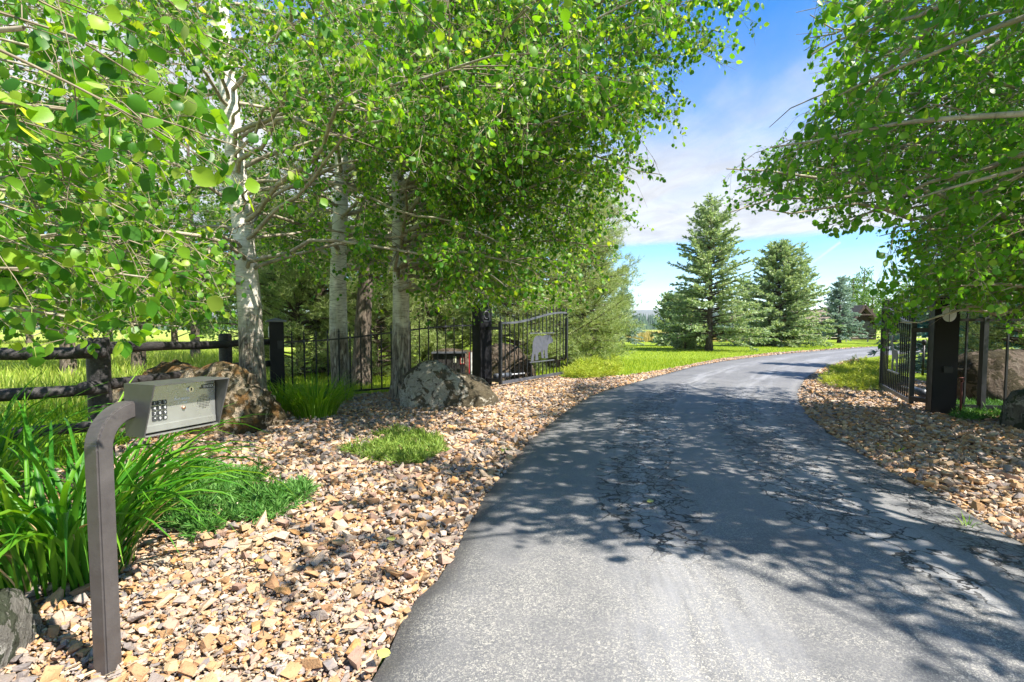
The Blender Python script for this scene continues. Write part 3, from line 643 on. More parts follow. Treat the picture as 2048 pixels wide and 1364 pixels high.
def aspen(label, base, height, r0, lean, limbs, rng, mask, mat='aspen', leaf=0.062, nsec=11, ntw=9, nlf=6, singles=200, offkeep=0.3, bark='bark', group=None, twl=(0.12, 0.34), simple=False, lit=True, dense=None, limb_r=1.0, name='aspen_tree'):
    """limbs: rows (z, azimuth deg, length, rise, sag)"""
    root = thing(name, (base[0], base[1], 0), label, 'tree', group)
    o3 = np.array([base[0], base[1], 0.0])
    # trunk
    nz = 26; t = np.linspace(0, 1, nz); wob = rng.normal(scale=0.05, size=(4, 2))
    path = np.column_stack([lean[0]*t*height+wob[0, 0]*np.sin(5*t)+wob[1, 0]*np.sin(11*t)*.5, lean[1]*t*height+wob[0, 1]*np.sin(6*t), t*height-0.12])
    rad = r0*(1-0.80*t)*(1+0.35*np.exp(-t*height/0.28))
    sd = 18; a = np.arange(sd)*2*math.pi/sd
    ridg = 1+0.05*np.sin(3*a[None]+4*t[:, None])+0.03*np.sin(7*a[None]-9*t[:, None])+rng.normal(scale=0.018, size=(nz, sd))
    Vt = path[:, None]+np.stack([np.cos(a)[None]*rad[:, None]*ridg, np.sin(a)[None]*rad[:, None]*ridg, np.zeros((nz, sd))], -1)
    i, j = np.meshgrid(np.arange(nz-1), np.arange(sd), indexing='ij'); j2 = (j+1) % sd
    Ft = np.stack([i*sd+j, i*sd+j2, (i+1)*sd+j2, (i+1)*sd+j], -1).reshape(-1, 4)
    np_obj('trunk', Vt.reshape(-1, 3), [Ft], MT[bark], root, True)
    tp = lambda z: np.array([np.interp(z, path[:, 2], path[:, 0]), np.interp(z, path[:, 2], path[:, 1]), z])
    rp = lambda z: np.interp(z, path[:, 2], rad)
    # limbs (local coordinates, masks work on world coordinates)
    p0, v, gg, rr = [], [], [], []
    for z, az, L, rise, sag in limbs:
        ca, sa = math.cos(R(az)), math.sin(R(az)); q = tp(z)
        d = np.array([ca, sa, rise]); p0.append(q); v.append(d*L); gg.append(np.array([0, 0, -sag*L])); rr.append(min(rp(z)*0.42, 0.012+0.0095*L)*limb_r)
    p0, v, gg, rr = map(np.array, (p0, v, gg, rr))
    s = np.linspace(0, 1, 21)
    P = p0[:, None]+v[:, None]*s[None, :, None]+gg[:, None]*(s**2)[None, :, None]+o3
    ok, fr_ = allowed(P, mask)
    if lit: ok &= fr_ | ~shade_hit(P)
    ok &= near_ok(P)
    if dense is not None:
        sx, sy, sd = proj(P); ok &= ~((np.abs(sx-482-(sy-90)*0.068) < 44) & (sy > 150) & (sy < 640) & (sd < 7.6))
    ok[:, :3] = True
    cut = np.array([(np.argmin(o) if not o.all() else 21) for o in ok]); cut = np.where(cut > 20, 1.0, np.clip(s[np.clip(cut-1, 0, 20)]*0.86, 0.15, 1))
    v = v*cut[:, None]; gg = gg*(cut**2)[:, None]
    wig = rng.normal(scale=0.028, size=p0.shape)*np.linalg.norm(v, axis=1)[:, None]
    for k in range(len(p0)):
        Vl, Fl = curves(p0[k:k+1], v[k:k+1], gg[k:k+1], rr[k:k+1], np.array([0.006]), 14, 6, wig[k:k+1])
        np_obj('limb', Vl, Fl, MT['limb'], root, True)
    Lk = np.linalg.norm(v, axis=1)
    # side branches
    k = np.repeat(np.arange(len(p0)), np.maximum(3, (nsec*Lk/3.0).astype(int)))
    s2 = rng.uniform(0.16, 1.0, len(k))
    B = p0[k]+v[k]*s2[:, None]+gg[k]*(s2**2)[:, None]+wig[k]*wob_(s2)[:, None]
    tg = nrmz(v[k]+2*gg[k]*s2[:, None]); sidev = nrmz(np.cross(tg, [0, 0, 1.0]))*rng.choice([-1, 1], len(k))[:, None]
    dirs = nrmz(tg*rng.uniform(0.35, 1.0, (len(k), 1))+sidev*rng.uniform(0.4, 1.0, (len(k), 1))+np.array([0, 0, 1.0])*rng.normal(0.02, 0.35, (len(k), 1)))
    L2 = Lk[k]*rng.uniform(0.16, 0.38, len(k))*(1.15-0.55*s2)+0.12
    v2 = dirs*L2[:, None]; g2 = np.column_stack([np.zeros((len(k), 2)), -L2*rng.uniform(0.05, 0.38, len(k))])
    tipP = B+v2+g2+o3; midP = B+v2*.5+g2*.25+o3
    a1, f1 = allowed(tipP, mask); a2, f2 = allowed(midP, mask)
    if dense is not None: a1 &= dense(midP, rng)
    keep = a1 & a2 & (f1 | (rng.random(len(k)) < max(offkeep, 0.3)))
    if lit: keep &= f1 | ~shade_hit(tipP)
    keep &= near_ok(midP) & near_ok(tipP)
    B, v2, g2, L2 = B[keep], v2[keep], g2[keep], L2[keep]
    # twigs
    kk = np.repeat(np.arange(len(B)), np.maximum(2, (ntw*L2/0.8).astype(int)))
    s3 = rng.uniform(0.06, 1.0, len(kk))**0.8
    C = B[kk]+v2[kk]*s3[:, None]+g2[kk]*(s3**2)[:, None]
    d3 = nrmz(nrmz(v2[kk])*0.6+rng.normal(scale=0.75, size=(len(kk), 3))+np.array([0, 0, -0.12]))
    L3 = rng.uniform(*twl, len(kk)); v3 = d3*L3[:, None]; g3 = np.column_stack([np.zeros((len(kk), 2)), -L3*rng.uniform(0.15, 0.6, len(kk))])
    tip = C+v3+g3+o3; mid = C+v3*.5+g3*.25+o3
    a1, f1 = allowed(tip, mask); a2, f2 = allowed(mid, mask)
    keep = a1 & a2 & near_ok(tip) & near_ok(mid) & (f1 | (rng.random(len(kk)) < offkeep+0.35))
    if lit: keep &= f1 | ~shade_hit(tip)
    if dense is not None: keep &= dense(mid, rng)
    C, v3, g3, L3 = C[keep], v3[keep], g3[keep], L3[keep]
    parts = [curves(B, v2, g2, 0.0030+0.0032*L2, np.full(len(B), 0.0016), 7, 4, rng.normal(scale=0.035, size=B.shape)*np.minimum(1, L2)[:, None]), curves(C, v3, g3, np.full(len(C), 0.0026), np.full(len(C), 0.0012), 3, 3)]
    Vw, Fw = cat_fs(parts); tag(np_obj('twigs', Vw, Fw, MT['twig'], root, True), kind='stuff')
    # leaves
    m = np.maximum(3, (nlf*L3/0.3).astype(int)); q = np.repeat(np.arange(len(C)), m)
    s4 = rng.uniform(0.12, 1.03, len(q)); A = C[q]+v3[q]*s4[:, None]+g3[q]*(s4**2)[:, None]
    pet = nrmz(rng.normal(size=(len(q), 3))+np.array([0, 0, -0.55])+nrmz(v3[q])*0.4); pl = rng.uniform(0.02, 0.05, len(q))
    Lb = A+pet*pl[:, None]
    ydir = nrmz(pet*0.7+np.array([0, 0, -0.55])+rng.normal(scale=0.4, size=A.shape))
    zh = nrmz(rng.normal(size=A.shape)+np.array([0.05, -0.25, 0.55]))
    Rm = frame_y(ydir, zh)
    S = leaf*rng.uniform(0.48, 1.18, len(q))
    px, py, d = proj(Lb+o3); fr = (d > 0.3) & (px > -60) & (px < 2108) & (py > -60) & (py < 1424)
    S = np.where(fr, S, S*1.5)
    S3 = np.column_stack([S*rng.uniform(0.85, 1.05, len(S)), S, S*rng.uniform(0.4, 2.4, len(S))])
    app = np.where(fr & (px > 0) & (px < 2048) & (py > 0), S/np.maximum(d, .2), 0)
    top = np.argsort(-app)[:singles] if singles else np.array([], int); tm = np.zeros(len(q), bool); tm[top] = True
    fine = (app > 0.0055) & ~tm & (not simple); rest = ~fine & ~tm
    parts = []
    if fine.any(): parts.append(inst(LEAFV, LEAFF, Rm[fine], Lb[fine], S3[fine]))
    if rest.any(): parts.append(inst(LEAFV2, LEAFF2, Rm[rest], Lb[rest], S3[rest]))
    Vl, Fl = cat_fs(parts); tag(np_obj('foliage', Vl, Fl, MT[mat], root, True), kind='stuff')
    if not simple:
        pe = app > 0.005
        Vp, Fp = curves(A[pe], (Lb-A)[pe]*1.08, np.zeros((pe.sum(), 3)), np.full(pe.sum(), 0.0011), np.full(pe.sum(), 0.0008), 1, 3)
        if pe.any(): tag(np_obj('leaf_stalks', Vp, Fp, MT['stalk'], root), kind='stuff')
    me = leaf_mesh(mat)
    for k in top:
        if app[k] <= 0: continue
        o = link(bpy.data.objects.new('leaf', me), root)
        o.matrix_local = Matrix.Translation(Lb[k].tolist()) @ Matrix(Rm[k].tolist()).to_4x4() @ Matrix.Diagonal((*S3[k].tolist(), 1))
    print(label, 'leaves', len(q), 'fine', int(fine.sum()))
    return root
MT['stalk'] = plain('leaf_stalk', (0.30, 0.34, 0.08), 0.6, var=0.3)
def limbset(rng, n, z0, z1, L0, L1, az=None, rise=(0.12, 0.5), sag=(0.15, 0.45), power=1.0):
    out = []
    for k in range(n):
        f = (k+rng.uniform(0, 1))/n; z = z0+(z1-z0)*f
        a = rng.uniform(*az) if az else (k*137.5+rng.uniform(-25, 25))
        out.append((z, a, (L0+(L1-L0)*f**power)*rng.uniform(0.8, 1.15), rng.uniform(*rise), rng.uniform(*sag)))
    return out
SEED = np.random.default_rng
GAP = [(290, 230), (640, 230), (700, 400), (520, 470), (300, 440)]
def thin(P, rng):
    """the crowns are looser in front of the trunks and where the light breaks through"""
    px, py, d = proj(P); k = np.ones(len(px))
    x1 = 462+(py-90)*0.068
    k = np.where((np.abs(px-x1-20) < 48) & (py > 150) & (py < 620) & (d < 9), 0.20, k)
    k = np.where((d < 12) & (np.abs(px-684) < 34) & (py > 300) & (py < 640), 0.22, k)
    k = np.where((np.abs(px-803) < 32) & (py > 330) & (py < 640), 0.25, k)
    k = np.where(inpoly(px, py, GAP), k*0.62, k)
    k = np.where((px-1893)**2+(py-617)**2 < 24**2, 0.1, k)
    return rng.random(len(px)) < k
# the near white trunk by the big boulder
r = SEED(101)
aspen('thick pale aspen trunk rising behind the mossy boulder, nearest of the trunk row', (-4.38, 8.6), 12.5, 0.208, (-0.055, 0.01), limbset(r, 36, 2.3, 8.8, 4.2, 3.6)+limbset(r, 13, 2.4, 5.5, 6.0, 5.0, (-80, -10), (0.1, 0.35), (0.15, 0.4))+limbset(r, 9, 2.1, 2.9, 3.4, 3.2, (150, 330), (0.0, 0.12), (0.1, 0.25)), r, MASK_L, singles=160, group='aspens along the drive', dense=thin, offkeep=0.22, limb_r=0.62, nsec=12)
r = SEED(102)
aspen('aspen with furrowed grey base standing behind the tufted grass, middle trunk of the row', (-3.86, 11.6), 13, 0.21, (0.0, 0.01), limbset(r, 34, 2.8, 9.5, 3.8, 3.2)+limbset(r, 8, 2.8, 6, 4.5, 4.5, (-75, 15)), r, MASK_L, singles=60, group='aspens along the drive', dense=thin, nsec=9)
r = SEED(103)
aspen('aspen with dark lower bark right behind the lichen covered boulder', (-2.47, 11.2), 13, 0.20, (0.0, 0.0), limbset(r, 30, 2.6, 9.5, 4.0, 3.6)+limbset(r, 22, 2.6, 8.0, 5.6, 5.2, (-65, 35), (0.08, 0.4), (0.12, 0.4))+limbset(r, 8, 2.3, 3.0, 3.6, 4.2, (-110, 20), (0.0, 0.12), (0.08, 0.22))+limbset(r, 14, 3.4, 7.0, 7.2, 6.6, (-60, -34), (0.08, 0.22), (0.06, 0.18))+limbset(r, 12, 4.2, 7.2, 8.6, 8.4, (-50, -36), (0.06, 0.18), (0.04, 0.12)), r, MASK_L, singles=120, group='aspens along the drive', dense=thin, offkeep=0.25)
r = SEED(104)
aspen('dark barked leaning trunk farther back between two pale aspens', (-4.25, 14.2), 13, 0.24, (0.05, 0.02), limbset(r, 34, 3.2, 11, 3.4, 3.0), r, MASK_L, singles=0, bark='bark_dark', group='aspens along the drive', simple=True, dense=thin, nsec=8)
# tree beside the photographer: only its boughs reach into the picture
r = SEED(105)
aspen('leafy aspen boughs reaching in from the upper left, leaves closest to the viewer', (-5.6, 1.8), 9, 0.2, (0.0, 0.0), limbset(r, 11, 2.3, 4.4, 5.0, 4.8, (-8, 66), (0.05, 0.28), (0.08, 0.25))+limbset(r, 13, 1.45, 2.4, 4.4, 4.2, (12, 64), (0.0, 0.12), (0.05, 0.13))+[(2.15, -10, 5.0, .05, .05), (2.3, -6, 5.3, .06, .08), (2.05, -2, 4.7, .05, .04), (2.5, -12, 5.2, .05, .06)], r, MASK_L, leaf=0.066, nsec=12, ntw=9, singles=300, offkeep=0.15, dense=thin, limb_r=0.32, group='aspens overhanging the drive')
# right hand trees; extra unseen boughs added to throw shade on the drive
r = SEED(106)
aspen('aspen overhanging the drive from the right, its leaves spread above the right gate post', (9.6, 7.6), 11, 0.22, (-0.02, 0.0), limbset(r, 44, 2.4, 9.0, 5.4, 5.4, (115, 250), (0.08, 0.42), (0.12, 0.4))+limbset(r, 22, 3, 9.5, 4.2, 3.6)+limbset(r, 16, 2.5, 5.0, 6.9, 6.6, (163, 198), (0.04, 0.16), (0.05, 0.13))+limbset(r, 20, 1.75, 2.6, 4.3, 4.7, (150, 235), (-0.02, 0.10), (0.03, 0.14)), r, MASK_R, 'aspen_cool', singles=220, offkeep=0.62, nsec=8.6, dense=thin, group='aspens overhanging the drive')
r = SEED(107)
aspen('aspen boughs with large near leaves in the upper right corner', (5.6, 2.2), 9.5, 0.2, (0.0, 0.0), limbset(r, 24, 2.5, 7.5, 4.2, 4.2, (95, 200), (0.06, 0.4), (0.1, 0.3))+limbset(r, 24, 3, 9.0, 4.2, 3.4)+limbset(r, 22, 2.6, 6.5, 3.6, 3.6, (185, 310))+limbset(r, 4, 3.4, 5.0, 5.4, 5.4, (150, 185), (0.1, 0.2), (0.05, 0.2)), r, MASK_R, 'aspen_cool', leaf=0.068, singles=300, offkeep=0.62, nsec=9, group='aspens overhanging the drive')
# broadleaf trees out in the meadow, behind the log rails
def tree_limbs(r, n, z0, z1, L): return limbset(r, n, z0, z1, L, L*0.75, None, (0.3, 0.8), (0.1, 0.3))
FARL = [('broadleaf tree in the meadow above the left log rail', at(135, 700, 17.0), 10.5), ('broadleaf tree in the meadow just behind the mossy boulder', at(275, 700, 18.5), 11.0), ('broadleaf tree far out in the meadow at the left edge', at(-40, 700, 24.0), 12.0), ('broadleaf tree in the far meadow between the log fence posts', at(390, 700, 27.0), 13.0)]
for k, (lab, p, h) in enumerate(FARL):
    r = SEED(200+k)
    aspen(lab, (p[0], p[1]), h, 0.22, (0, 0), tree_limbs(r, 40, 1.9, h*0.85, 3.3), r, MASK_L, 'far_leaf', leaf=0.115, nsec=8, ntw=5, nlf=5, singles=0, offkeep=0.2, bark='bark_dark', twl=(0.3, 0.6), simple=True, lit=False, name='broadleaf_tree', group='trees in the meadow')
# ------------------------------------------------------------------ conifers
def needle_brush(rng, p, d, L, w, nb=5, flare=0.55):
    """short twigs clothed in needles: nb long thin leaves of needles fanned round each twig (p,d,L arrays)"""
    n = len(p); P = np.repeat(p, nb, 0); D = np.repeat(d, nb, 0); LL = np.repeat(L, nb)
    D2 = nrmz(D+rng.normal(scale=flare, size=D.shape)*0.6); side = nrmz(np.cross(D2, rng.normal(size=D2.shape)))
    st = P+np.repeat(d, nb, 0)*(LL*rng.uniform(0, 0.55, len(LL)))[:, None]
    ln = LL*rng.uniform(0.45, 0.8, len(LL)); ww = w*rng.uniform(0.6, 1.3, len(LL))
    V = np.stack([st, st+D2*(ln*0.45)[:, None]+side*ww[:, None], st+D2*ln[:, None], st+D2*(ln*0.45)[:, None]-side*ww[:, None]], 1)
    return V.reshape(-1, 3), [np.array([[0, 1, 2, 3]])+(np.arange(len(P))*4)[:, None]]
def spruce_meshes(rng, H, Rb, z0, step, per, tw, w, nb=5, up=0.25, tipup=0.25, gap=0.0, power=0.85, bare=0.0):
    """trunk (V,F) and crown wood, crown needles"""
    mb_p, mb_v, mb_g, mb_r = [], [], [], []
    tp, td, tL = [], [], []
    z = z0
    while z < H*0.975:
        f = (z-z0)/(H-z0); Lmax = Rb*(1-f)**power+0.10
        for k in range(per if f < 0.85 else max(3, per-2)):
            if rng.random() < gap: continue
            a = rng.uniform(0, 2*math.pi); L = Lmax*rng.uniform(0.45, 1.18); rise = up*(0.15+1.5*f)+rng.normal(scale=0.10)
            d = np.array([math.cos(a), math.sin(a), rise]); zz = z+rng.uniform(-.5, .5)*step
            p0 = np.array([0, 0, zz]); g = np.array([0, 0, L*tipup*rng.uniform(0.2, 0.9)*(1 if f > .25 else .5)-L*0.18*(1-f)])
            mb_p.append(p0); mb_v.append(d*L); mb_g.append(g); mb_r.append(0.010+0.012*L)
            nt = max(5, int(L/tw*4.0)); s = rng.uniform(0.18+bare, 1.0, nt); B = p0+d*L*s[:, None]+g*(s**2)[:, None]
            tg = nrmz(d*L+2*g*s[:, None]); sd = nrmz(np.cross(tg, [0, 0, 1.0]))*rng.choice([-1, 1], nt)[:, None]
            dd = nrmz(tg*0.75+sd*rng.uniform(0.2, 1.0, (nt, 1))+np.array([0, 0, 1])*rng.normal(-0.05, 0.25, (nt, 1)))
            ll = (tw*rng.uniform(0.7, 1.3, nt))*(1.25-0.5*s)
            ll = np.minimum(ll, L*0.6+0.08)
            tp.append(B); td.append(dd); tL.append(ll)
            tp.append((p0+d*L*0.9+g*0.81)[None]); td.append(nrmz(tg[:1])); tL.append(np.array([tw*1.1]))
        z += step*rng.uniform(0.8, 1.2)*(1-0.35*f)
    tp.append(np.array([[0, 0, H-0.35], [0, 0, H-0.6]])); td.append(np.array([[0, 0, 1.0], [0.1, 0, 1]])); tL.append(np.array([0.45, 0.4]))
    P, D, L = np.concatenate(tp), np.concatenate(td), np.concatenate(tL)
    need = needle_brush(rng, P, D, L, w, nb)
    wood = curves(np.array(mb_p), np.array(mb_v), np.array(mb_g), np.array(mb_r), np.full(len(mb_p), 0.006), 5, 4)
    return need, wood
def conifer(name, label, loc, H, r0, need, wood, mat, group=None, rz=0.0, sc=1.0, zs=1.0, trunk_mat='bark_conifer', lean=(0, 0)):
    root = thing(name, loc, label, 'tree', group, rz); root.scale = (sc, sc, zs)
    b = MB(); t = np.linspace(0, 1, 14); b.tube(np.column_stack([lean[0]*t*H+0.03*np.sin(7*t), lean[1]*t*H, t*H-0.1]), r0*(1-0.93*t)*(1+0.4*np.exp(-t*H/0.25)), 10)
    b.build('trunk', MT[trunk_mat], root, True)
    if isinstance(need, tuple):
        o1 = np_obj('needles', need[0], need[1], MT[mat], root); o2 = np_obj('boughs', wood[0], wood[1], MT['bark_conifer'], root, True)
    else:
        o1 = mobj('needles', need, MT[mat], root); o2 = mobj('boughs', wood, None, root)
    tag(o1, kind='stuff'); tag(o2, kind='stuff')
    return root
def gx(px, y): return (px-CXP)/FPX*y
r = SEED(301)
nd, wd = spruce_meshes(r, 10.9, 3.8, 0.9, 0.40, 12, 0.36, 0.042, 7, 0.30, 0.30, 0.10, 0.75)
conifer('spruce_tree', 'tall spruce with open upper branches in the middle of the lawn', (gx(1418, 36.6), 36.6, -.05), 10.8, 0.24, nd, wd, 'spruce', 'spruces on the lawn')
r = SEED(302)
nd, wd = spruce_meshes(r, 9.4, 4.9, 0.10, 0.36, 14, 0.40, 0.050, 7, 0.22, 0.30, 0.05, 0.72)
conifer('spruce_tree', 'broad dense spruce right of the tallest spruce, branches down to the grass', (gx(1556, 46), 46, -.05), 9.3, 0.22, nd, wd, 'spruce', 'spruces on the lawn')
r = SEED(303)
nd, wd = spruce_meshes(r, 9.9, 2.6, 0.8, 0.42, 7, 0.34, 0.035, 5, 0.35, 0.3, 0.1, 0.8)
conifer('spruce_tree', 'narrow pointed spruce half hidden behind the broad one', (gx(1597, 51), 51, -.05), 9.8, 0.2, nd, wd, 'spruce', 'spruces on the lawn')
r = SEED(304)
nd, wd = spruce_meshes(r, 7.3, 2.5, 1.0, 0.36, 11, 0.34, 0.045, 7, 0.25, 0.25, 0.05, 0.8)
conifer('spruce_tree', 'small pale blue spruce in front of the brown house', (gx(1678, 58), 58, -.05), 7.2, 0.2, nd, wd, 'spruce_blue', 'spruces on the lawn')
ndm = np_mesh('needles', nd[0], nd[1]); wdm = np_mesh('boughs', wd[0], wd[1]); wdm.materials.append(MT['bark_conifer'])
conifer('spruce_tree', 'small blue spruce on the left of the lawn beside the pale pine', (gx(1246, 44), 44, -.05), 7.2, 0.2, ndm, wdm, 'spruce_blue', 'spruces on the lawn', 1.0, 0.72, 0.70)
r = SEED(305)
nd, wd = spruce_meshes(r, 4.0, 2.0, 0.1, 0.30, 12, 0.32, 0.044, 7, 0.35, 0.35, 0.0, 0.55)
conifer('spruce_tree', 'low bushy spruce left of the tallest spruce', (gx(1372, 40), 40, -.05), 3.8, 0.16, nd, wd, 'spruce', 'spruces on the lawn')
r = SEED(306)
nd, wd = spruce_meshes(r, 4.4, 1.9, 0.1, 0.30, 12, 0.32, 0.044, 7, 0.5, 0.35, 0.0, 0.5)
conifer('spruce_tree', 'low rounded dark evergreen at the left end of the spruce group', (gx(1342, 47), 47, -.05), 4.2, 0.16, nd, wd, 'spruce', 'spruces on the lawn')
r = SEED(307)
nd, wd = spruce_meshes(r, 7.0, 2.2, 0.6, 0.36, 8, 0.30, 0.034, 5, 0.3, 0.3, 0.1, 0.8)
conifer('spruce_tree', 'yellowish spruce showing between the two big spruces', (gx(1492, 56), 56, -.05), 6.9, 0.16, nd, wd, 'pine', 'spruces on the lawn')
# teal spruce behind the right fence
r = SEED(308)
nd, wd = spruce_meshes(r, 8.5, 3.4, 0.1, 0.34, 10, 0.26, 0.022, 8, 0.15, 0.25, 0.0, 0.7)
conifer('spruce_tree', 'big teal blue spruce behind the right hand iron fence', (14.6, 13.6, -.05), 8.3, 0.2, nd, wd, 'spruce_teal', 'spruces by the gate')
r = SEED(309)
nd, wd = spruce_meshes(r, 7.5, 2.6, 0.1, 0.34, 10, 0.26, 0.024, 7, 0.15, 0.25, 0.0, 0.7)
conifer('spruce_tree', 'pale blue spruce seen above the right gate post', (16.2, 18.6, -.05), 7.4, 0.2, nd, wd, 'spruce_blue', 'spruces by the gate')

def pine_meshes(rng, H, Rb, z0, step, per, tuft, nn, w, power=0.6, up=0.5, round_=True):
    p, v, g, rr, tp, td = [], [], [], [], [], []
    z = z0
    while z < H*0.97:
        f = (z-z0)/(H-z0); Lmax = Rb*(math.sqrt(max(0.02, 1-f**2)) if round_ else (1-f)**power)*(0.72+0.28*min(1, f*4))+0.15
        for k in range(per):
            a = rng.uniform(0, 2*math.pi); L = Lmax*rng.uniform(0.6, 1.1); d = np.array([math.cos(a), math.sin(a), up*(0.2+0.9*f)+rng.normal(scale=0.15)])
            p0 = np.array([0, 0, z+rng.uniform(-.5, .5)*step]); gg = np.array([0, 0, L*rng.uniform(-0.15, 0.25)])
            p.append(p0); v.append(d*L); g.append(gg); rr.append(0.012+0.013*L)
            nt = max(4, int(L/tuft*3.2)); s = rng.uniform(0.35, 1.0, nt)**0.8; B = p0+d*L*s[:, None]+gg*(s**2)[:, None]
            off = rng.normal(scale=0.16*L**0.5, size=(nt, 3))*np.array([1, 1, 0.55]); q = B+off*s[:, None]
            tp.append(q); td.append(nrmz(nrmz(d)[None]*0.6+off*1.2+np.array([0, 0, 0.55])))
        z += step*rng.uniform(0.8, 1.2)
    P, D = np.concatenate(tp), np.concatenate(td); n = len(P)
    PP = np.repeat(P, nn, 0); DD = nrmz(np.repeat(D, nn, 0)+rng.normal(scale=0.62, size=(n*nn, 3))); ln = tuft*rng.uniform(0.6, 1.15, n*nn)
    sd = nrmz(np.cross(DD, rng.normal(size=DD.shape)))*w
    st = PP+DD*(ln*0.12)[:, None]
    V = np.stack([st-sd*0.6, st+sd*0.6, st+DD*ln[:, None]+sd*0.4, st+DD*ln[:, None]-sd*0.4], 1).reshape(-1, 3)
    return (V, [np.array([[0, 1, 2, 3]])+(np.arange(n*nn)*4)[:, None]]), curves(np.array(p), np.array(v), np.array(g), np.array(rr), np.full(len(p), 0.008), 5, 5)
r = SEED(311)
nd, wd = pine_meshes(r, 9.6, 2.8, 0.15, 0.34, 9, 0.17, 12, 0.0085)
conifer('pine_tree', 'big pale green pine right behind the left gate leaf', (gx(1105, 20.5), 20.5, -.05), 9.4, 0.24, nd, wd, 'pine', 'pines behind the fence')
r = SEED(312)
nd, wd = pine_meshes(r, 9.0, 2.2, 0.2, 0.36, 8, 0.19, 11, 0.010)
conifer('pine_tree', 'yellow green pine at the left edge of the lawn', (gx(1196, 27), 27, -.05), 8.8, 0.2, nd, wd, 'pine', 'pines behind the fence')
r = SEED(313)
nd, wd = pine_meshes(r, 10.5, 3.2, 1.6, 0.42, 7, 0.20, 11, 0.010)
conifer('pine_tree', 'tall pine with drooping boughs behind the iron fence', (gx(640, 18), 18, -.05), 10.3, 0.26, nd, wd, 'pine', 'pines behind the fence')
ndm = np_mesh('needles', *nd); wdm = np_mesh('boughs', *wd); wdm.materials.append(MT['bark_conifer'])
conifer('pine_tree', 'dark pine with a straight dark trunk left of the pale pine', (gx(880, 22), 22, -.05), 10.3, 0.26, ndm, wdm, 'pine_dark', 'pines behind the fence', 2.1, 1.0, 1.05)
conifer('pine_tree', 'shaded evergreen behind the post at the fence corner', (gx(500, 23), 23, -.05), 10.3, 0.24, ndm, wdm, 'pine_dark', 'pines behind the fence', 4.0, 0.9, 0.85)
r = SEED(314)
nd, wd = pine_meshes(r, 5.0, 1.9, 0.05, 0.26, 9, 0.16, 12, 0.008)
conifer('pine_tree', 'low light green pine bush right of the left gate leaf', (gx(1170, 21.5), 21.5, -.05), 4.6, 0.1, nd, wd, 'pine', 'pines behind the fence')
conifer('pine_tree', 'soft needled pine behind the right hand fence', (11.9, 11.6, -.05), 4.6, 0.1, np_mesh('needles', *nd), (lambda m_: (m_.materials.append(MT['bark_conifer']), m_)[1])(np_mesh('boughs', *wd)), 'pine', 'pines behind the fence', 1.3, 0.75, 0.8)

pnm = np_mesh('needles', *nd); pwm = np_mesh('boughs', *wd); pwm.materials.append(MT['bark_conifer']); pnd = pnm.copy()
for k, (px, y, sc, me_, mm, lab) in enumerate([(596, 17.2, 1.15, pnm, 'pine', 'low bushy pine behind the fence left of the middle trunk'), (752, 16.8, 1.0, pnm, 'pine', 'low bushy pine behind the fence between the two right trunks'), (850, 19.0, 1.35, pnm, 'pine', 'bushy pale pine behind the fence left of the left gate post'), (1035, 18.0, 0.95, pnm, 'pine', 'low pale pine right behind the bars of the left gate leaf')]):
    conifer('pine_tree', lab, (gx(px, y), y, -.05), 4.6, 0.1, me_, pwm, mm, 'pines behind the fence', 0.7+k*1.1, sc, sc*0.95)

# ------------------------------------------------------------------ boulders
def boulder(name, label, loc, size, rz, mat, seed, rough=0.22, shape=None, sub=5, cat='boulder', group='landscape boulders'):
    bm = bmesh.new(); bmesh.ops.create_icosphere(bm, subdivisions=sub, radius=1.0); off = Vector((seed*7.3, seed*3.1, seed*1.7))
    for v in bm.verts:
        p = v.co.copy()
        k = 1+rough*mnoise.noise(p*1.1+off)*1.4+rough*0.6*mnoise.noise(p*2.6+off)
        k += rough*0.34*(0.5-abs(mnoise.noise(p*5+off))*1.6)+rough*0.26*mnoise.noise(p*13+off)+rough*0.12*mnoise.noise(p*27+off)
        cell = mnoise.voronoi(p*1.6+off)[0]; k += 0.16*(cell[1]-cell[0])*rough*2
        q = p*k
        q.x = math.copysign(abs(q.x)**0.70, q.x); q.y = math.copysign(abs(q.y)**0.75, q.y); q.z = math.copysign(abs(q.z)**0.62, q.z)
        q = Vector((q.x*size[0]/2, q.y*size[1]/2, q.z*size[2]))
        if shape: q = shape(q, size)
        v.co = q
    me = bpy.data.meshes.new(name); bm.to_mesh(me); bm.free(); me.polygons.foreach_set('use_smooth', np.ones(len(me.polygons), bool))
    o = mobj(name, me, MT[mat]); o.location = loc; o.rotation_euler = (0, 0, rz)
    return tag(o, label, cat, group)
def sh1(q, s):
    x = q.x/(s[0]/2); h = 1-0.10*math.sin((x+0.3)*3.2)-0.05*math.cos(x*7)
    if q.z > 0: q.z *= h*0.95
    if q.z < 0.3: q.x *= 0.86+0.14*max(0, q.z/0.3)
    return q
boulder('boulder', 'big tan boulder with orange moss and a dark crust behind the call box', (gx(388, 7.8), 7.8, -.12), (2.8, 1.2, 1.10), R(-8), 'rock_a', 1.0, 0.22, sh1)
def sh2(q, s):
    x = q.x/(s[0]/2)
    if q.z > 0: q.z *= 0.98 if x < -0.2 else 0.98-0.26*min(1, (x+0.2)/0.5)
    return q
boulder('boulder', 'white and brown lichen covered boulder in front of the left gate post', (gx(893, 10.3), 10.3, -.10), (1.85, 1.2, 0.95), R(5), 'rock_b', 2.0, 0.17, sh2)
boulder('boulder', 'dark brown boulder behind the left gate leaf near its hinge', (gx(1010, 15.8), 15.8, -.1), (2.0, 1.2, 1.15), R(20), 'rock_c', 3.0, 0.16, lambda q, s: Vector((q.x*(1-0.25*max(0, q.z)), q.y, q.z)))
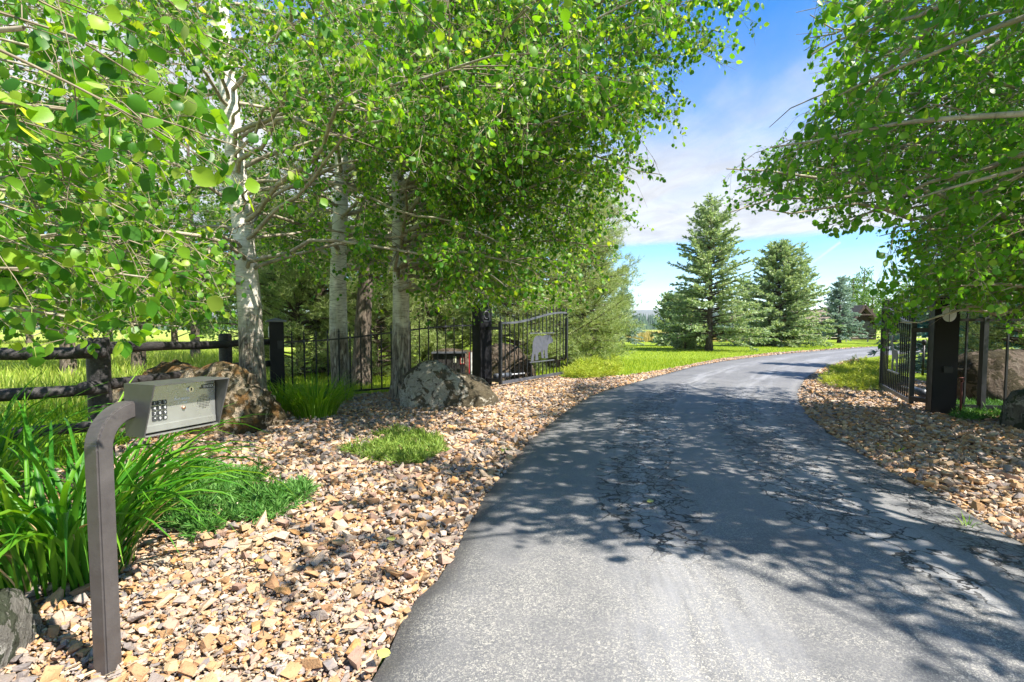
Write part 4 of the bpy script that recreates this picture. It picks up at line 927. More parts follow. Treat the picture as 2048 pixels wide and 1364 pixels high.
boulder('boulder', 'grey boulder cut by the bottom left corner of the picture', (gx(-62, 2.30), 2.30, -.1), (0.30, 0.5, 0.36), 0.3, 'rock_d', 4.0, 0.2, sub=4)
boulder('boulder', 'streaked grey boulder at the right edge in front of the iron fence', (gx(2118, 7.6), 7.7, -.1), (1.0, 1.0, 0.66), 0.6, 'rock_d', 5.0, 0.16, sub=5)
boulder('boulder', 'long brown mossy boulder behind the right hand iron fence', (10.4, 10.7, -.1), (2.6, 1.4, 1.12), 0.15, 'rock_c', 6.0, 0.16)
boulder('boulder', 'rounded brown boulder seen above the lichen boulder behind the fence', (gx(905, 16.6), 16.9, -.1), (1.6, 1.2, 0.95), 0.2, 'rock_c', 7.0, 0.18)

# ------------------------------------------------------------------ log rail fence
lf = thing('log_fence', (-4.86, 6.0, 0), 'dark stained log rail fence at the left behind the strap leaved plant', 'fence')
def wp(px, py, y): return at(px, py, y)
def log(name, pts, r, jit, seed):
    rg = SEED(seed); pts = np.array(pts, float); n = 14; t = np.linspace(0, 1, n); P = pts[0]*(1-t)[:, None]+pts[1]*t[:, None]
    P = P+np.column_stack([np.zeros(n), np.zeros(n), jit*np.sin(t*5+seed)]); b = MB(); b.tube(P-np.array([-4.86, 6.0, 0]), r*(1+0.08*np.sin(t*9+seed)+rg.normal(scale=0.02, size=n)), 12)
    return b.build(name, MT['log'], lf, True)
A_, B_ = at(195, 675, 6.0), at(450, 667, 9.35)
def logpost(p, r, seed):
    b = MB(); z = np.array([-0.3, 0.0, 0.4, 0.8, p[2]-0.06, p[2]-0.02, p[2]]); rr = r*np.array([1.05, 1.03, 1.0, 0.98, 0.99, 0.93, 0.75])
    b.tube(np.column_stack([np.full(7, p[0]+4.86), np.full(7, p[1]-6.0), z]), rr, 14); b.build('post', MT['log'], lf, True)
logpost(A_, 0.118, 1); logpost(B_, 0.112, 2)
A0 = at(-420, 720, 4.7); logpost((A0[0], A0[1], 1.4), 0.118, 3)
offy = np.array([0.06, -0.13, 0])
for za, zb, zc in ((1.265, 1.235, 1.27), (0.83, 0.80, 0.83), (0.40, 0.40, 0.40)):
    a = np.array([A_[0], A_[1], za])+offy; bb = np.array([B_[0], B_[1], zb])+offy; c0 = np.array([A0[0], A0[1], zc])+np.array([0.02, -.13, 0])
    log('rail', (a-(bb-a)*0.06, bb+(bb-a)*0.05), 0.066, 0.012, int(za*100)); log('rail', (c0, a+np.array([0.12, 0.03, -0.03])), 0.064, 0.012, int(za*100)+7)
    d_ = np.array([fenceC[0]-0.15, fenceC[1]+0.2, zb]); log('rail', (bb+np.array([-.05, .03, 0]), d_), 0.060, 0.01, int(za*100)+11)

# ------------------------------------------------------------------ iron fence, posts, gates
def square_post(name, label, loc, w, h, rz, cap=0.06, parts=True, medal=None, group='square black gate posts'):
    root = thing(name, (*loc, 0), label, 'gate post', group, rz)
    b = MB(); b.box((0, 0, h/2-0.1), (w, w, h+0.2-0.14)); b.build('shaft', MT['iron_post'], root, bevel=0.008)
    b = MB(); c = w/2+cap; z = h-0.075
    b.add([(-c, -c, z), (c, -c, z), (c, c, z), (-c, c, z), (-c, -c, z+0.03), (c, -c, z+0.03), (c, c, z+0.03), (-c, c, z+0.03), (0, 0, z+0.085)], [(3, 2, 1, 0), (0, 1, 5, 4), (1, 2, 6, 5), (2, 3, 7, 6), (3, 0, 4, 7), (4, 5, 8), (5, 6, 8), (6, 7, 8), (7, 4, 8)])
    b.build('cap', MT['iron_grey'], root)
    b = MB(); b.box((0, 0, -0.02), (w+0.06, w+0.06, 0.07)); b.build('base_plate', MT['iron_post'], root, bevel=0.006)
    return root
def ring_plate(root, w, zc, faces, mat, rx, rz_, inner=0.7):
    for s_ in faces:
        b = MB(); n = 28; a = np.arange(n)*2*math.pi/n
        b.plate([(math.cos(t)*rx, math.sin(t)*rz_) for t in a], (0, -w/2-0.006, zc), (1, 0, 0), (0, 0, 1), 0.010)
        return b.build('medallion', mat, root)
def frame_panel(root, w, zc, hw, hh, mat, face=0):
    b = MB(); y = -w/2-0.004
    for sx in (-1, 1): b.box((sx*hw, y, zc), (0.014, 0.012, hh*2+0.014))
    for sz in (-1, 1): b.box((0, y, zc+sz*hh), (hw*2-0.014, 0.012, 0.014))
    return b.build('panel_frame', mat, root)
pC = square_post('fence_post', 'short black square post with a pale plaque at the fence corner beside the white trunk', (gx(553, 10.6), 10.6), 0.27, 1.72, R(28))
b = MB(); b.plate([(-.09, -.11), (.09, -.11), (.09, .11), (-.09, .11)], (-0.141, 0, 1.44), (0, 1, 0), (0, 0, 1), 0.008); b.build('plaque', MT['emblem_pale'], pC)
pC2 = MB(); pC2.box((0.06, -0.15, 1.18), (0.10, 0.06, 0.16)); pC2.build('lamp_box', MT['blackplastic'], pC, bevel=0.008)
pD = square_post('gate_post', 'tall black square post carrying the left gate leaf', (gx(964, 13.7), 13.7), 0.38, 2.2, R(40))
frame_panel(pD, 0.38, 1.86, 0.11, 0.15, MT['iron_grey'])
n = 24; a = np.arange(n)*2*math.pi/n; b = MB()
b.tube(np.column_stack([0.075*np.cos(np.append(a, 0)), np.full(n+1, -0.198), 1.87+0.10*np.sin(np.append(a, 0))]), 0.014, 6, False); b.build('ring', MT['iron_grey'], pD, True)
pE = square_post('gate_post', 'tall black square post with a pale oval emblem carrying the right gate leaf', (gx(1886, 9.15), 9.15), 0.35, 2.12, R(-25))
# pale oval emblem on the face towards the drive entrance
em = MB(); n = 36; a = np.arange(n)*2*math.pi/n; em.plate([(math.cos(t)*0.098, math.sin(t)*0.145*(1+0.08*math.sin(t))) for t in a], (0.02, -0.190, 1.76), (1, 0, 0), (0, 0, 1), 0.016); e_ = em.build('oval_emblem', MT['emblem_pale'], pE)
eb = MB(); eb.box((0.02, -0.199, 1.76), (0.008, 0.006, 0.27)); eb.build('split_line', MT['black_print'], e_)
eb = MB(); eb.box((0.02, -0.1785, 1.76), (0.27, 0.006, 0.36)); eb.build('panel', MT['iron_post'], pE)
eb = MB(); eb.box((0.03, -0.20, 0.79), (0.13, 0.06, 0.11)); eb.build('junction_box', MT['blackplastic'], pE, bevel=0.006)
st = thing('hose_bib', (pE.location.x+0.05, pE.location.y-0.36, 0), 'rusty red water pipe with a tap in front of the right gate post', 'pipe')
b = MB(); b.tube([(0, 0, -0.1), (0, 0, 0.3), (0, 0, 0.62)], 0.017, 8); b.build('pipe', MT['rust'], st, True)
b = MB(); b.tube([(0, 0, 0.60), (-0.03, -0.05, 0.64), (-0.04, -0.08, 0.60)], 0.014, 8); b.tube([(-0.05, 0, 0.66), (0.05, 0, 0.66)], 0.009, 6); b.build('tap', MT['rust'], st, True)

def spear(b, p, s=1.0):
    x, y, z = p; r1 = 0.011*s; r2 = 0.022*s
    b.tube([(x, y, z), (x, y, z+0.02*s), (x, y, z+0.035*s), (x, y, z+0.06*s), (x, y, z+0.14*s)], [r1, r2*0.8, r1*0.8, r2, 0.002], 6)
def iron_panel(name, label, P, zt, zb, n, sq=0.028, group=None, rail=0.035, stub=0.10, blocks=True, ext=None):
    """iron fence along P(t), top height zt(t)"""
    o = P(0.0); root = thing(name, (o[0], o[1], 0), label, 'fence', group)
    loc = lambda q, z: np.array([q[0]-o[0], q[1]-o[1], z])
    ts = np.linspace(0, 1, 25); b = MB()
    for t0, t1 in zip(ts[:-1], ts[1:]): b.bar(loc(P(t0), zt(t0)), loc(P(t1), zt(t1)), rail, rail)
    b.build('top_rail', MT['iron'], root)
    b = MB(); b.bar(loc(P(0), zb), loc(P(1), zb), rail, rail*1.2); b.build('bottom_rail', MT['iron'], root)
    for k in range(n):
        t = (k+0.5)/n; q = P(t); b = MB(); b.bar(loc(q, zb), loc(q, zt(t)+stub), sq, sq)
        pk = b.build('picket', MT['iron'], root)
        b = MB(); spear(b, loc(q, zt(t)+stub-0.01)); b.build('spear_tip', MT['iron'], pk, True)
        if blocks and k % 2: b = MB(); b.box(loc(q, zt(t)), (0.05, 0.05, 0.05)); b.build('collar', MT['iron_grey'], pk)
    return root
cxy = np.array([pC.location.x+0.16, pC.location.y+0.06]); dxy = np.array([pD.location.x-0.2, pD.location.y-0.12])
iron_panel('iron_fence', 'black iron picket fence rising from the corner post to the left gate post', lambda t: cxy*(1-t)+dxy*t, lambda t: 1.235+0.36*(0.5-0.5*math.cos(math.pi*t)), 0.10, 19, group='iron picket fences')
exy = np.array([pE.location.x+0.22, pE.location.y-0.02]); fxy = np.array([11.2, 8.35])
iron_panel('iron_fence', 'black iron picket fence right of the right gate post', lambda t: exy*(1-t)+fxy*t, lambda t: 1.66, 0.12, 11, sq=0.03, group='iron picket fences', rail=0.05, blocks=False, stub=0.06)
b = MB(); b.box((0.42, -0.08, 0.83), (0.085, 0.085, 1.75)); fo = [o for o in bpy.data.objects if o.name.startswith('iron_fence')][-1]; b.build('fence_post', MT['iron'], fo)

BEAR = [(890, 572), (915, 568), (940, 582), (965, 566), (985, 560), (1003, 572), (1015, 563), (1028, 566), (1032, 580), (1042, 598), (1055, 622), (1055, 645), (1045, 658), (1022, 664), (1003, 680), (996, 720), (992, 770), (1000, 838), (968, 838), (964, 790), (960, 742), (950, 738), (948, 790), (958, 832), (930, 832), (926, 780), (922, 752), (900, 762), (892, 790), (897, 848), (864, 850), (866, 800), (862, 772), (852, 790), (848, 855), (822, 858), (828, 800), (838, 740), (836, 690), (842, 640), (855, 598), (870, 578)]
ELK = [(0.10, 0.52), (0.16, 0.60), (0.40, 0.60), (0.56, 0.63), (0.62, 0.72), (0.66, 0.82), (0.62, 0.90), (0.56, 0.98), (0.60, 1.0), (0.66, 0.93), (0.70, 0.90), (0.72, 0.98), (0.76, 1.0), (0.75, 0.90), (0.80, 0.86), (0.92, 0.78), (0.93, 0.73), (0.82, 0.74), (0.76, 0.70), (0.72, 0.58), (0.68, 0.46), (0.66, 0.36), (0.68, 0.20), (0.69, 0.0), (0.64, 0.0), (0.63, 0.2), (0.60, 0.34), (0.58, 0.20), (0.59, 0.0), (0.54, 0.0), (0.53, 0.2), (0.52, 0.36), (0.30, 0.36), (0.25, 0.26), (0.24, 0.14), (0.26, 0.0), (0.21, 0.0), (0.19, 0.14), (0.18, 0.26), (0.14, 0.14), (0.15, 0.0), (0.10, 0.0), (0.09, 0.16), (0.10, 0.30), (0.09, 0.42)]
def gate(label, a, bpt, post, z0, zh, z1, n, pan, outline, mat_top, operator_side, swap=False):
    a = np.array(a, float); bpt = np.array(bpt, float); L = np.linalg.norm(bpt-a); ang = math.atan2(*(bpt-a)[::-1])
    root = thing('gate_leaf', (a[0], a[1], 0), label, 'gate', 'gate leaves', ang)
    top = lambda t: zh+(z1-zh)*(0.5-0.5*math.cos(math.pi*min(1, max(0, t*1.12-0.06))))
    ts = np.linspace(0, 1, 21); b = MB()
    for t0, t1 in zip(ts[:-1], ts[1:]): b.bar((t0*L, 0, top(t0)), (t1*L, 0, top(t1)), 0.055, 0.055)
    b.build('top_rail', MT[mat_top], root)
    b = MB(); b.bar((0, 0, z0), (L, 0, z0), 0.06, 0.08); b.build('bottom_rail', MT[mat_top], root)
    for t in (0, 1):
        b = MB(); b.bar((t*L, 0, z0-0.04), (t*L, 0, top(t)+(0.03 if t == 0 else 0.04)), 0.075, 0.075); b.build('stile', MT['iron'], root)
        b = MB(); spear(b, (t*L, 0, top(t)+0.03), 1.2); b.build('spear_tip', MT['iron'], root, True)
    p0, p1, pz0, pz1 = pan
    for k in range(1, n):
        t = k/n; segs = [(z0+0.04, pz0), (pz1, top(t)+0.13)] if p0 < t < p1 else [(z0+0.04, top(t)+0.13)]
        b = MB()
        for q0, q1 in segs: b.bar((t*L, 0, q0), (t*L, 0, q1), 0.024, 0.024)
        pk = b.build('picket', MT['iron'], root); b = MB(); spear(b, (t*L, 0, top(t)+0.12), 0.8); b.build('spear_tip', MT['iron'], pk, True)
    for z in (pz0, pz1):
        b = MB(); b.bar((p0*L, 0, z), (p1*L, 0, z), 0.034, 0.03); b.build('panel_bar', MT[mat_top], root)
    b = MB(); b.plate([((p0+0.02+(p1-p0-0.04)*x)*L, pz0+0.02+(pz1-pz0-0.06)*y) for x, y in outline], (0, 0, 0), (1, 0, 0), (0, 0, 1), 0.012)
    o = b.build('animal_cutout', MT['emblem'], root, tri=True)
    # hinge arms to the post and the opener
    pl = np.array(post)-a; pl = np.array([pl[0]*math.cos(-ang)-pl[1]*math.sin(-ang), pl[0]*math.sin(-ang)+pl[1]*math.cos(-ang)])
    for z in (z0+0.06, zh-0.14):
        b = MB(); b.bar((pl[0], pl[1], z), (0, 0, z), 0.10, 0.085); b.build('hinge_arm', MT['iron'], root)
    b = MB(); s = operator_side
    b.tube([(0.05, s*0.20, z0+0.16), (0.75, s*0.18, z0+0.15), (0.78, s*0.18, z0+0.15)], [0.075, 0.07, 0.05], 12); op = b.build('gate_opener', MT['motor'], root, True)
    b = MB(); b.tube([(0.76, s*0.18, z0+0.15), (1.35, s*0.08, z0+0.15)], 0.022, 8); b.build('piston', MT['motor_pale'], op, True)
    return root, o
bo = [((x-820)/235, (858-y)/300) for x, y in BEAR]
gate('left gate leaf standing open, grey frame with a bear cut out of sheet metal', (-0.30, 13.25), (1.76, 16.55), (pD.location.x, pD.location.y), 0.10, 1.66, 2.02, 17, (0.385, 0.775, 0.55, 1.38), bo, 'iron_grey', 1)
gate('right gate leaf standing open, seen nearly edge on with an elk cutout', (7.62, 9.72), (9.13, 12.62), (pE.location.x, pE.location.y), 0.12, 1.62, 2.0, 17, (0.36, 0.74, 0.55, 1.40), ELK, 'iron_grey', -1)
w_ = thing('opener_bracket', (8.02, 9.60, 0), 'pale metal opener bracket low between right gate leaf and post', 'bracket')
b = MB(); b.tube([(0, 0, 0.02), (0, 0, 0.22)], 0.05, 10); b.build('body', MT['blackplastic'], w_, True)
b = MB(); b.tube([(-0.08, 0, 0.26), (0.10, 0, 0.28)], 0.05, 10); b.build('cover', MT['motor_pale'], w_, True)
bd = thing('marker_post', (gx(1848, 17.0), 17.0, 0), 'slim black post with a round top beyond the right gate leaf', 'post')
b = MB(); b.tube([(0, 0, -.1), (0, 0, 1.0)], 0.035, 10); b.build('shaft', MT['blackplastic'], bd, True)
b = MB(); b.tube([(0, 0, 0.98), (0, 0, 1.02), (0, 0, 1.12), (0, 0, 1.15)], [0.05, 0.07, 0.07, 0.03], 10); b.build('top', MT['blackplastic'], bd, True)

# dark box with two notices behind the fence
cb = thing('notice_box', (gx(898, 15.1), 15.1, 0), 'dark boarded box with two small notices behind the iron fence', 'box', None, R(6))
bx0 = (gx(930, 15.1)-gx(866, 15.1))
for k in range(7):
    b = MB(); b.box((-bx0/2+bx0*(k+.5)/7, 0, 0.38), (bx0/7-0.012, 0.05, 0.78)); b.build('board', MT['box_wood'], cb)
b = MB(); b.box((0, 0.2, 0.38), (bx0, 0.34, 0.76)); b.build('body', MT['box_wood'], cb)
b = MB(); b.box((0, 0.15, 0.80), (bx0+0.08, 0.52, 0.035)); b.build('lid', MT['iron_grey'], cb)
b = MB(); b.box((0.17, -0.034, 0.60), (0.085, 0.008, 0.19)); b.build('notice', MT['paper'], cb)
b = MB(); b.box((0.385, -0.034, 0.57), (0.12, 0.008, 0.21)); nr = b.build('notice', MT['red'], cb); tag(nr, 'red framed notice')
b = MB(); b.box((0.39, -0.040, 0.57), (0.085, 0.005, 0.16)); b.build('print', MT['paper'], nr)
for k, (dx, dz) in enumerate(((-0.02, 0.0), (0.015, 0.0), (0, 0.05))):
    b = MB(); b.box((0.39+dx, -0.044, 0.555+dz), (0.015, 0.003, 0.06 if k < 2 else 0.012)); b.build('mark', MT['black_print'], nr)
fl = thing('striped_marker', (gx(941, 14.9), 14.9, 0), 'thin red and white striped marker beside the dark notice box', 'marker')
b = MB(); b.box((0.02, 0, 0.4), (0.045, 0.012, 0.85)); b.build('white_strip', MT['white_print'], fl)
b = MB(); b.box((-0.035, 0, 0.4), (0.03, 0.012, 0.85)); b.build('red_strip', MT['red'], fl)
# ------------------------------------------------------------------ call box on its goose-neck pole
kp0 = gnd(216, 1332)
kp = thing('call_box_stand', tuple(kp0), 'bent dark steel pole standing in the gravel at the left front', 'stand')
# pole: square tube rising, then bending toward the box
def sq_path(pts, w, u):
    """square tube through pts; u = constant side vector"""
    pts = np.array(pts, float); t = np.gradient(pts, axis=0); t /= np.linalg.norm(t, axis=1)[:, None]; u = np.array(u, float); V = []
    nn = np.cross(t, u); nn /= np.linalg.norm(nn, axis=1)[:, None]
    for p, q in zip(pts, nn):
        for a, b in ((-1, -1), (1, -1), (1, 1), (-1, 1)): V.append(p+u*a*w/2+q*b*w/2)
    n = len(pts); F = [(i*4+j, i*4+(j+1) % 4, (i+1)*4+(j+1) % 4, (i+1)*4+j) for i in range(n-1) for j in range(4)]+[(3, 2, 1, 0), tuple((n-1)*4+j for j in range(4))]
    return V, F
TH = R(69); W_, H_ = 0.372, 0.222
fx = np.array([math.cos(TH), math.sin(TH), 0]); fy = np.array([-math.sin(TH), math.cos(TH), 0])
HD, HBK = 0.104, 0.10                               # hood reach in front of the face, housing depth behind it
ctr = at(312, 770, 2.30)+fx*W_/2+fy*HD-np.array([0, 0, H_/2+0.012])
back = ctr+fy*HBK
dirh = np.array([back[0]-kp0[0], back[1]-kp0[1], 0]); Lh = np.linalg.norm(dirh); dirh /= Lh
zT = ctr[2]+0.005; rb = 0.15; zb = zT-rb
pts = [(0, 0, -0.25), (0, 0, 0.3), (0, 0, 0.6)]
for k in range(13):
    a = k/12*math.pi/2; pts.append(tuple(dirh*rb*(1-math.cos(a))+np.array([0, 0, zb+rb*math.sin(a)])))
pts.append(tuple(dirh*(Lh-0.004)+np.array([0, 0, zT])))
u = np.cross(dirh, [0, 0, 1.0]); b = MB(); Vp, Fp = sq_path(pts, 0.076, u); b.add(Vp, Fp); b.build('pole', MT['pole'], kp, bevel=0.007)
kb = thing('call_box', tuple(ctr), 'steel keypad call box with a hood on the bent pole', 'call box', None, TH)
def kbox(name, c, s, mat, parent=kb, bevel=0.0):
    b = MB(); b.box(c, s); return b.build(name, MT[mat], parent, bevel=bevel)
kbox('housing', (0, HBK/2, 0), (W_, HBK, H_), 'steel_dark', bevel=0.003)
# hood: top sheet and two slanting cheeks
for sx in (-1, 1):
    b = MB(); x = sx*(W_/2+0.006)
    b.plate([(-HBK-0.002, -H_/2-0.012), (0.022, -H_/2-0.012), (HD, H_/2+0.012), (-HBK-0.002, H_/2+0.012)], (x, 0, 0), (0, -1, 0), (0, 0, 1), 0.006); b.build('hood_cheek', MT['steel_dark'], kb)
b = MB(); b.box((0, (HBK-HD)/2, H_/2+0.0095), (W_+0.006, HBK+HD-0.002, 0.005)); b.build('hood_top', MT['steel_dark'], kb)
kbox('hood_sill', (0, HBK/2-0.010, -H_/2-0.0095), (W_+0.006, HBK+0.02, 0.005), 'steel')
kbox('face_plate', (0, -0.004, 0), (W_-0.006, 0.008, H_-0.006), 'steel')
kbox('lock_strip', (0, -0.0095, H_/2-0.036), (W_-0.010, 0.005, 0.062), 'steel')
kbox('lower_lip', (0, -0.010, -H_/2+0.020), (W_-0.010, 0.006, 0.030), 'steel')
b = MB(); n = 20; b.tube([(0.045, -0.012, H_/2-0.036), (0.045, -0.020, H_/2-0.036)], 0.014, 20); lk = b.build('lock', MT['chrome'], kb)
kbox('keyhole', (0.045, -0.021, H_/2-0.036), (0.004, 0.003, 0.014), 'black_print', lk)
b = MB(); b.tube([(0.098, -0.012, H_/2-0.036), (0.098, -0.0135, H_/2-0.036)], 0.0045, 12); b.build('camera_hole', MT['black_print'], kb)
kbox('status_slot', (-0.155, -0.0125, H_/2-0.030), (0.022, 0.003, 0.007), 'white_print')
nm = kbox('name_plate', (0.140, -0.0135, H_/2-0.030), (0.066, 0.004, 0.020), 'black_print')
FONT = None
def text(s, c, size, mat, parent, depth=0.0006, name='lettering'):
    cu = bpy.data.curves.new(name, 'FONT'); cu.body = s; cu.size = size; cu.align_x = 'CENTER'; cu.align_y = 'CENTER'; cu.extrude = depth; cu.resolution_u = 2
    o = bpy.data.objects.new(name, cu); COL.objects.link(o)
    dg = bpy.context.evaluated_depsgraph_get(); me = bpy.data.meshes.new_from_object(o.evaluated_get(dg)); bpy.data.objects.remove(o); bpy.data.curves.remove(cu)
    me.materials.clear(); me.materials.append(MT[mat]); q = link(bpy.data.objects.new(name, me), parent)
    q.location = c; q.rotation_euler = (R(90), 0, 0); return q
text('SENTEX', (0.140, -0.0162, H_/2-0.030), 0.0175, 'white_print', nm)
keys = '123456789*0#'
for k, ch in enumerate(keys):
    rr_, cc_ = divmod(k, 3)
    kk = kbox('key', (-0.135+cc_*0.0245, -0.0105, 0.028-rr_*0.0245), (0.0205, 0.007, 0.0205), 'key', bevel=0.0015)
    text(ch, (-0.135+cc_*0.0245, -0.0146, 0.028-rr_*0.0245), 0.017, 'white_print', kk, name='digit')
text('Push Button', (0.005, -0.0088, 0.033), 0.0165, 'white_print', kb); text('To Call', (0.005, -0.0088, 0.014), 0.0165, 'white_print', kb)
b = MB(); b.tube([(0.008, -0.008, -0.012), (0.008, -0.017, -0.012)], 0.008, 16); b.build('call_button', MT['copper'], kb, True)
for iy in range(-4, 5):
    for ix in range(-4, 5):
        if ix*ix+iy*iy > 19: continue
        b = MB(); b.tube([(0.118+ix*0.0082, -0.0078, 0.004+iy*0.0082), (0.118+ix*0.0082, -0.0086, 0.004+iy*0.0082)], 0.0026, 8); b.build('speaker_hole', MT['black_print'], kb)

# ------------------------------------------------------------------ planting
def strap(rng, L, w, arch, nseg=9, twist=0.0):
    s = np.linspace(0, 1, nseg+1); ang0 = R(rng.uniform(62, 84)); k = arch
    th = ang0-k*s**1.5; ds = L/nseg; x = np.concatenate([[0], np.cumsum(np.cos(th[:-1])*ds)]); z = np.concatenate([[0], np.cumsum(np.sin(th[:-1])*ds)])
    ww = w*np.clip(np.minimum(1.0, 0.55+s*2)*(1-s**3.0), 0.03, 1); tw = twist*s**2
    mid = np.column_stack([x, np.zeros_like(x), z-0.0]); nx, nz = -np.sin(th), np.cos(th)
    l = mid+np.column_stack([nx*ww*0.25, -ww*np.cos(tw)/2, nz*ww*0.25+ww*np.sin(tw)/2]); r_ = mid+np.column_stack([nx*ww*0.25, ww*np.cos(tw)/2, nz*ww*0.25-ww*np.sin(tw)/2])
    n = nseg+1; V = np.concatenate([l, mid, r_]); i = np.arange(nseg)
    F = np.concatenate([np.stack([i, i+1, n+i+1, n+i], 1), np.stack([n+i, n+i+1, 2*n+i+1, 2*n+i], 1)])
    return V, [F]
MT['dry_blade'] = leaf_mat('withered_blade', [(0, (0.40, 0.30, 0.14)), (1, (0.52, 0.42, 0.22))], (1.2, 1.1, .8), 0.2)
def lily(label, c, n, R0, Lmin, Lmax, seed, w=0.026):
    rg = SEED(seed); root = thing('daylily', (c[0], c[1], 0), label, 'plant', 'strap leaved plants')
    ms = []
    for k in range(18):
        V, F = strap(rg, 1.0, w, rg.uniform(0.55, 2.5), twist=rg.uniform(-0.8, 0.8)); me = np_mesh('blade', V, F, True); me.materials.append(MT['lily']); ms.append(me)
    dry = []
    for me in ms[:5]:
        m2 = me.copy(); m2.materials.clear(); m2.materials.append(MT['dry_blade']); dry.append(m2)
    for k in range(n):
        a = rg.uniform(0, 2*math.pi); rr = R0*math.sqrt(rg.random()); s = rg.uniform(Lmin, Lmax)
        isdry = rg.random() < 0.11; s = s*0.6 if isdry else s
        o = link(bpy.data.objects.new('blade', dry[int(rg.integers(5))] if isdry else ms[int(rg.integers(18))]), root); a2 = a+rg.normal(scale=0.6)
        o.matrix_local = Matrix.Translation((rr*math.cos(a), rr*math.sin(a), -0.03)) @ Matrix.Rotation(a2, 4, 'Z') @ Matrix.Diagonal((s, rg.uniform(0.8, 1.25), s, 1))
lc1 = gnd(95, 1170); lily('large dark green strap leaved plant left of the pole', lc1+np.array([0.0, 0.15, 0]), 210, 0.32, 0.9, 1.62, 41, 0.030)
lc2 = gnd(255, 1060); lily('strap leaved plant spilling out right behind the pole', lc2, 110, 0.22, 0.6, 1.12, 42, 0.020)
lc3 = gnd(-60, 1010); lily('strap leaved plant at the left edge by the log fence', lc3, 110, 0.3, 0.9, 1.5, 43)
def tuft(label, c, n, R0, Lmin, Lmax, seed, mat='tallgrass', w=0.016):
    rg = SEED(seed); root = thing('ornamental_grass', (c[0], c[1], 0), label, 'plant', 'tufted grasses'); parts = []; N = 0
    for k in range(n):
        V, F = strap(rg, rg.uniform(Lmin, Lmax), w, rg.uniform(0.5, 2.2), 6); a = rg.uniform(0, 2*math.pi); rr = R0*math.sqrt(rg.random()); ca, sa = math.cos(a), math.sin(a)
        V = np.column_stack([V[:, 0]*ca-V[:, 1]*sa+rr*ca, V[:, 0]*sa+V[:, 1]*ca+rr*sa, V[:, 2]-0.03]); parts.append((V, F))
    V, F = cat_fs(parts); tag(np_obj('blades', V, F, MT[mat], root, True), kind='stuff'); return root
c = gnd(630, 832); tuft('bright green tufted grass in front of the middle aspen trunk', c, 420, 0.36, 0.5, 0.98, 51)
c = gnd(566, 822); tuft('smaller green grass tuft against the right end of the mossy boulder', c, 200, 0.25, 0.45, 0.8, 52)
c = gnd(690, 800); tuft('thin grass blades arching at the foot of the furrowed trunk', c, 60, 0.15, 0.4, 0.7, 53)
def juniper(label, outline, n, h, mat, seed, name='creeping_juniper', size=(0.07, 0.16), density_noise=0.0):
    """low mat of feathery sprays over the ground outline"""
    rg = SEED(seed); poly = [tuple(gnd(*q)[:2]) for q in outline]; P = np.array(poly); c = P.mean(0)
    g = np.column_stack([rg.uniform(P[:, 0].min(), P[:, 0].max(), n*3), rg.uniform(P[:, 1].min(), P[:, 1].max(), n*3)]); g = g[inpoly(g[:, 0], g[:, 1], poly)][:n]
    nz = np.array([mnoise.noise(Vector((x*2.4, y*2.4, seed))) for x, y in g]); g = g[nz > -0.28-density_noise]; nz = nz[nz > -0.28-density_noise]
    root = thing(name, (c[0], c[1], 0), label, 'plant', 'creeping junipers'); g = g-c; n = len(g)
    zz = h*np.clip(0.35+nz*1.3, 0.06, 1)*rg.uniform(0.25, 1.0, n)
    p = np.column_stack([g, zz]); d = nrmz(np.column_stack([rg.normal(size=(n, 2)), rg.uniform(0.1, 0.9, n)])); L = rg.uniform(*size, n)
    V, F = needle_brush(rg, p, d, L, 0.0055, 9, 0.8); tag(np_obj('sprays', V, F, MT[mat], root), kind='stuff')
    k = rg.choice(n, min(n, 160), False); pw = p[k]*np.array([1, 1, 0.5]); Vw, Fw = curves(pw, np.column_stack([d[k, :2]*0.25, np.full(len(k), 0.02)]), np.zeros((len(k), 3)), np.full(len(k), 0.005), np.full(len(k), 0.002), 2, 4)
    tag(np_obj('stems', Vw, Fw, MT['twig'], root), kind='stuff')
juniper('dark green creeping juniper on the gravel behind the pole', [(330, 1060), (300, 990), (380, 945), (480, 950), (600, 965), (625, 1000), (560, 1035), (470, 1045), (400, 1078)], 2500, 0.12, 'juniper', 61)
juniper('light green creeping juniper patch alone in the middle of the gravel', [(690, 905), (740, 872), (800, 862), (880, 880), (890, 905), (840, 930), (760, 935)], 1250, 0.08, 'juniper_light', 62)
juniper('yellow green creeping juniper inside the bend by the right gate leaf', [(1640, 770), (1668, 740), (1720, 728), (1775, 726), (1800, 760), (1770, 782), (1700, 783)], 5000, 0.34, 'juniper_gold', 63, size=(0.12, 0.26))
juniper('golden low shrub at the lawn corner beside the left gate leaf', [(1128, 756), (1150, 742), (1200, 738), (1240, 742), (1232, 752), (1180, 757)], 2600, 0.5, 'juniper_gold', 64, 'golden_shrub', (0.15, 0.3))
juniper('green ground cover behind the right hand iron fence', [(1905, 845), (1915, 805), (1990, 800), (2080, 805), (2120, 850), (2000, 838)], 1800, 0.12, 'juniper', 65)
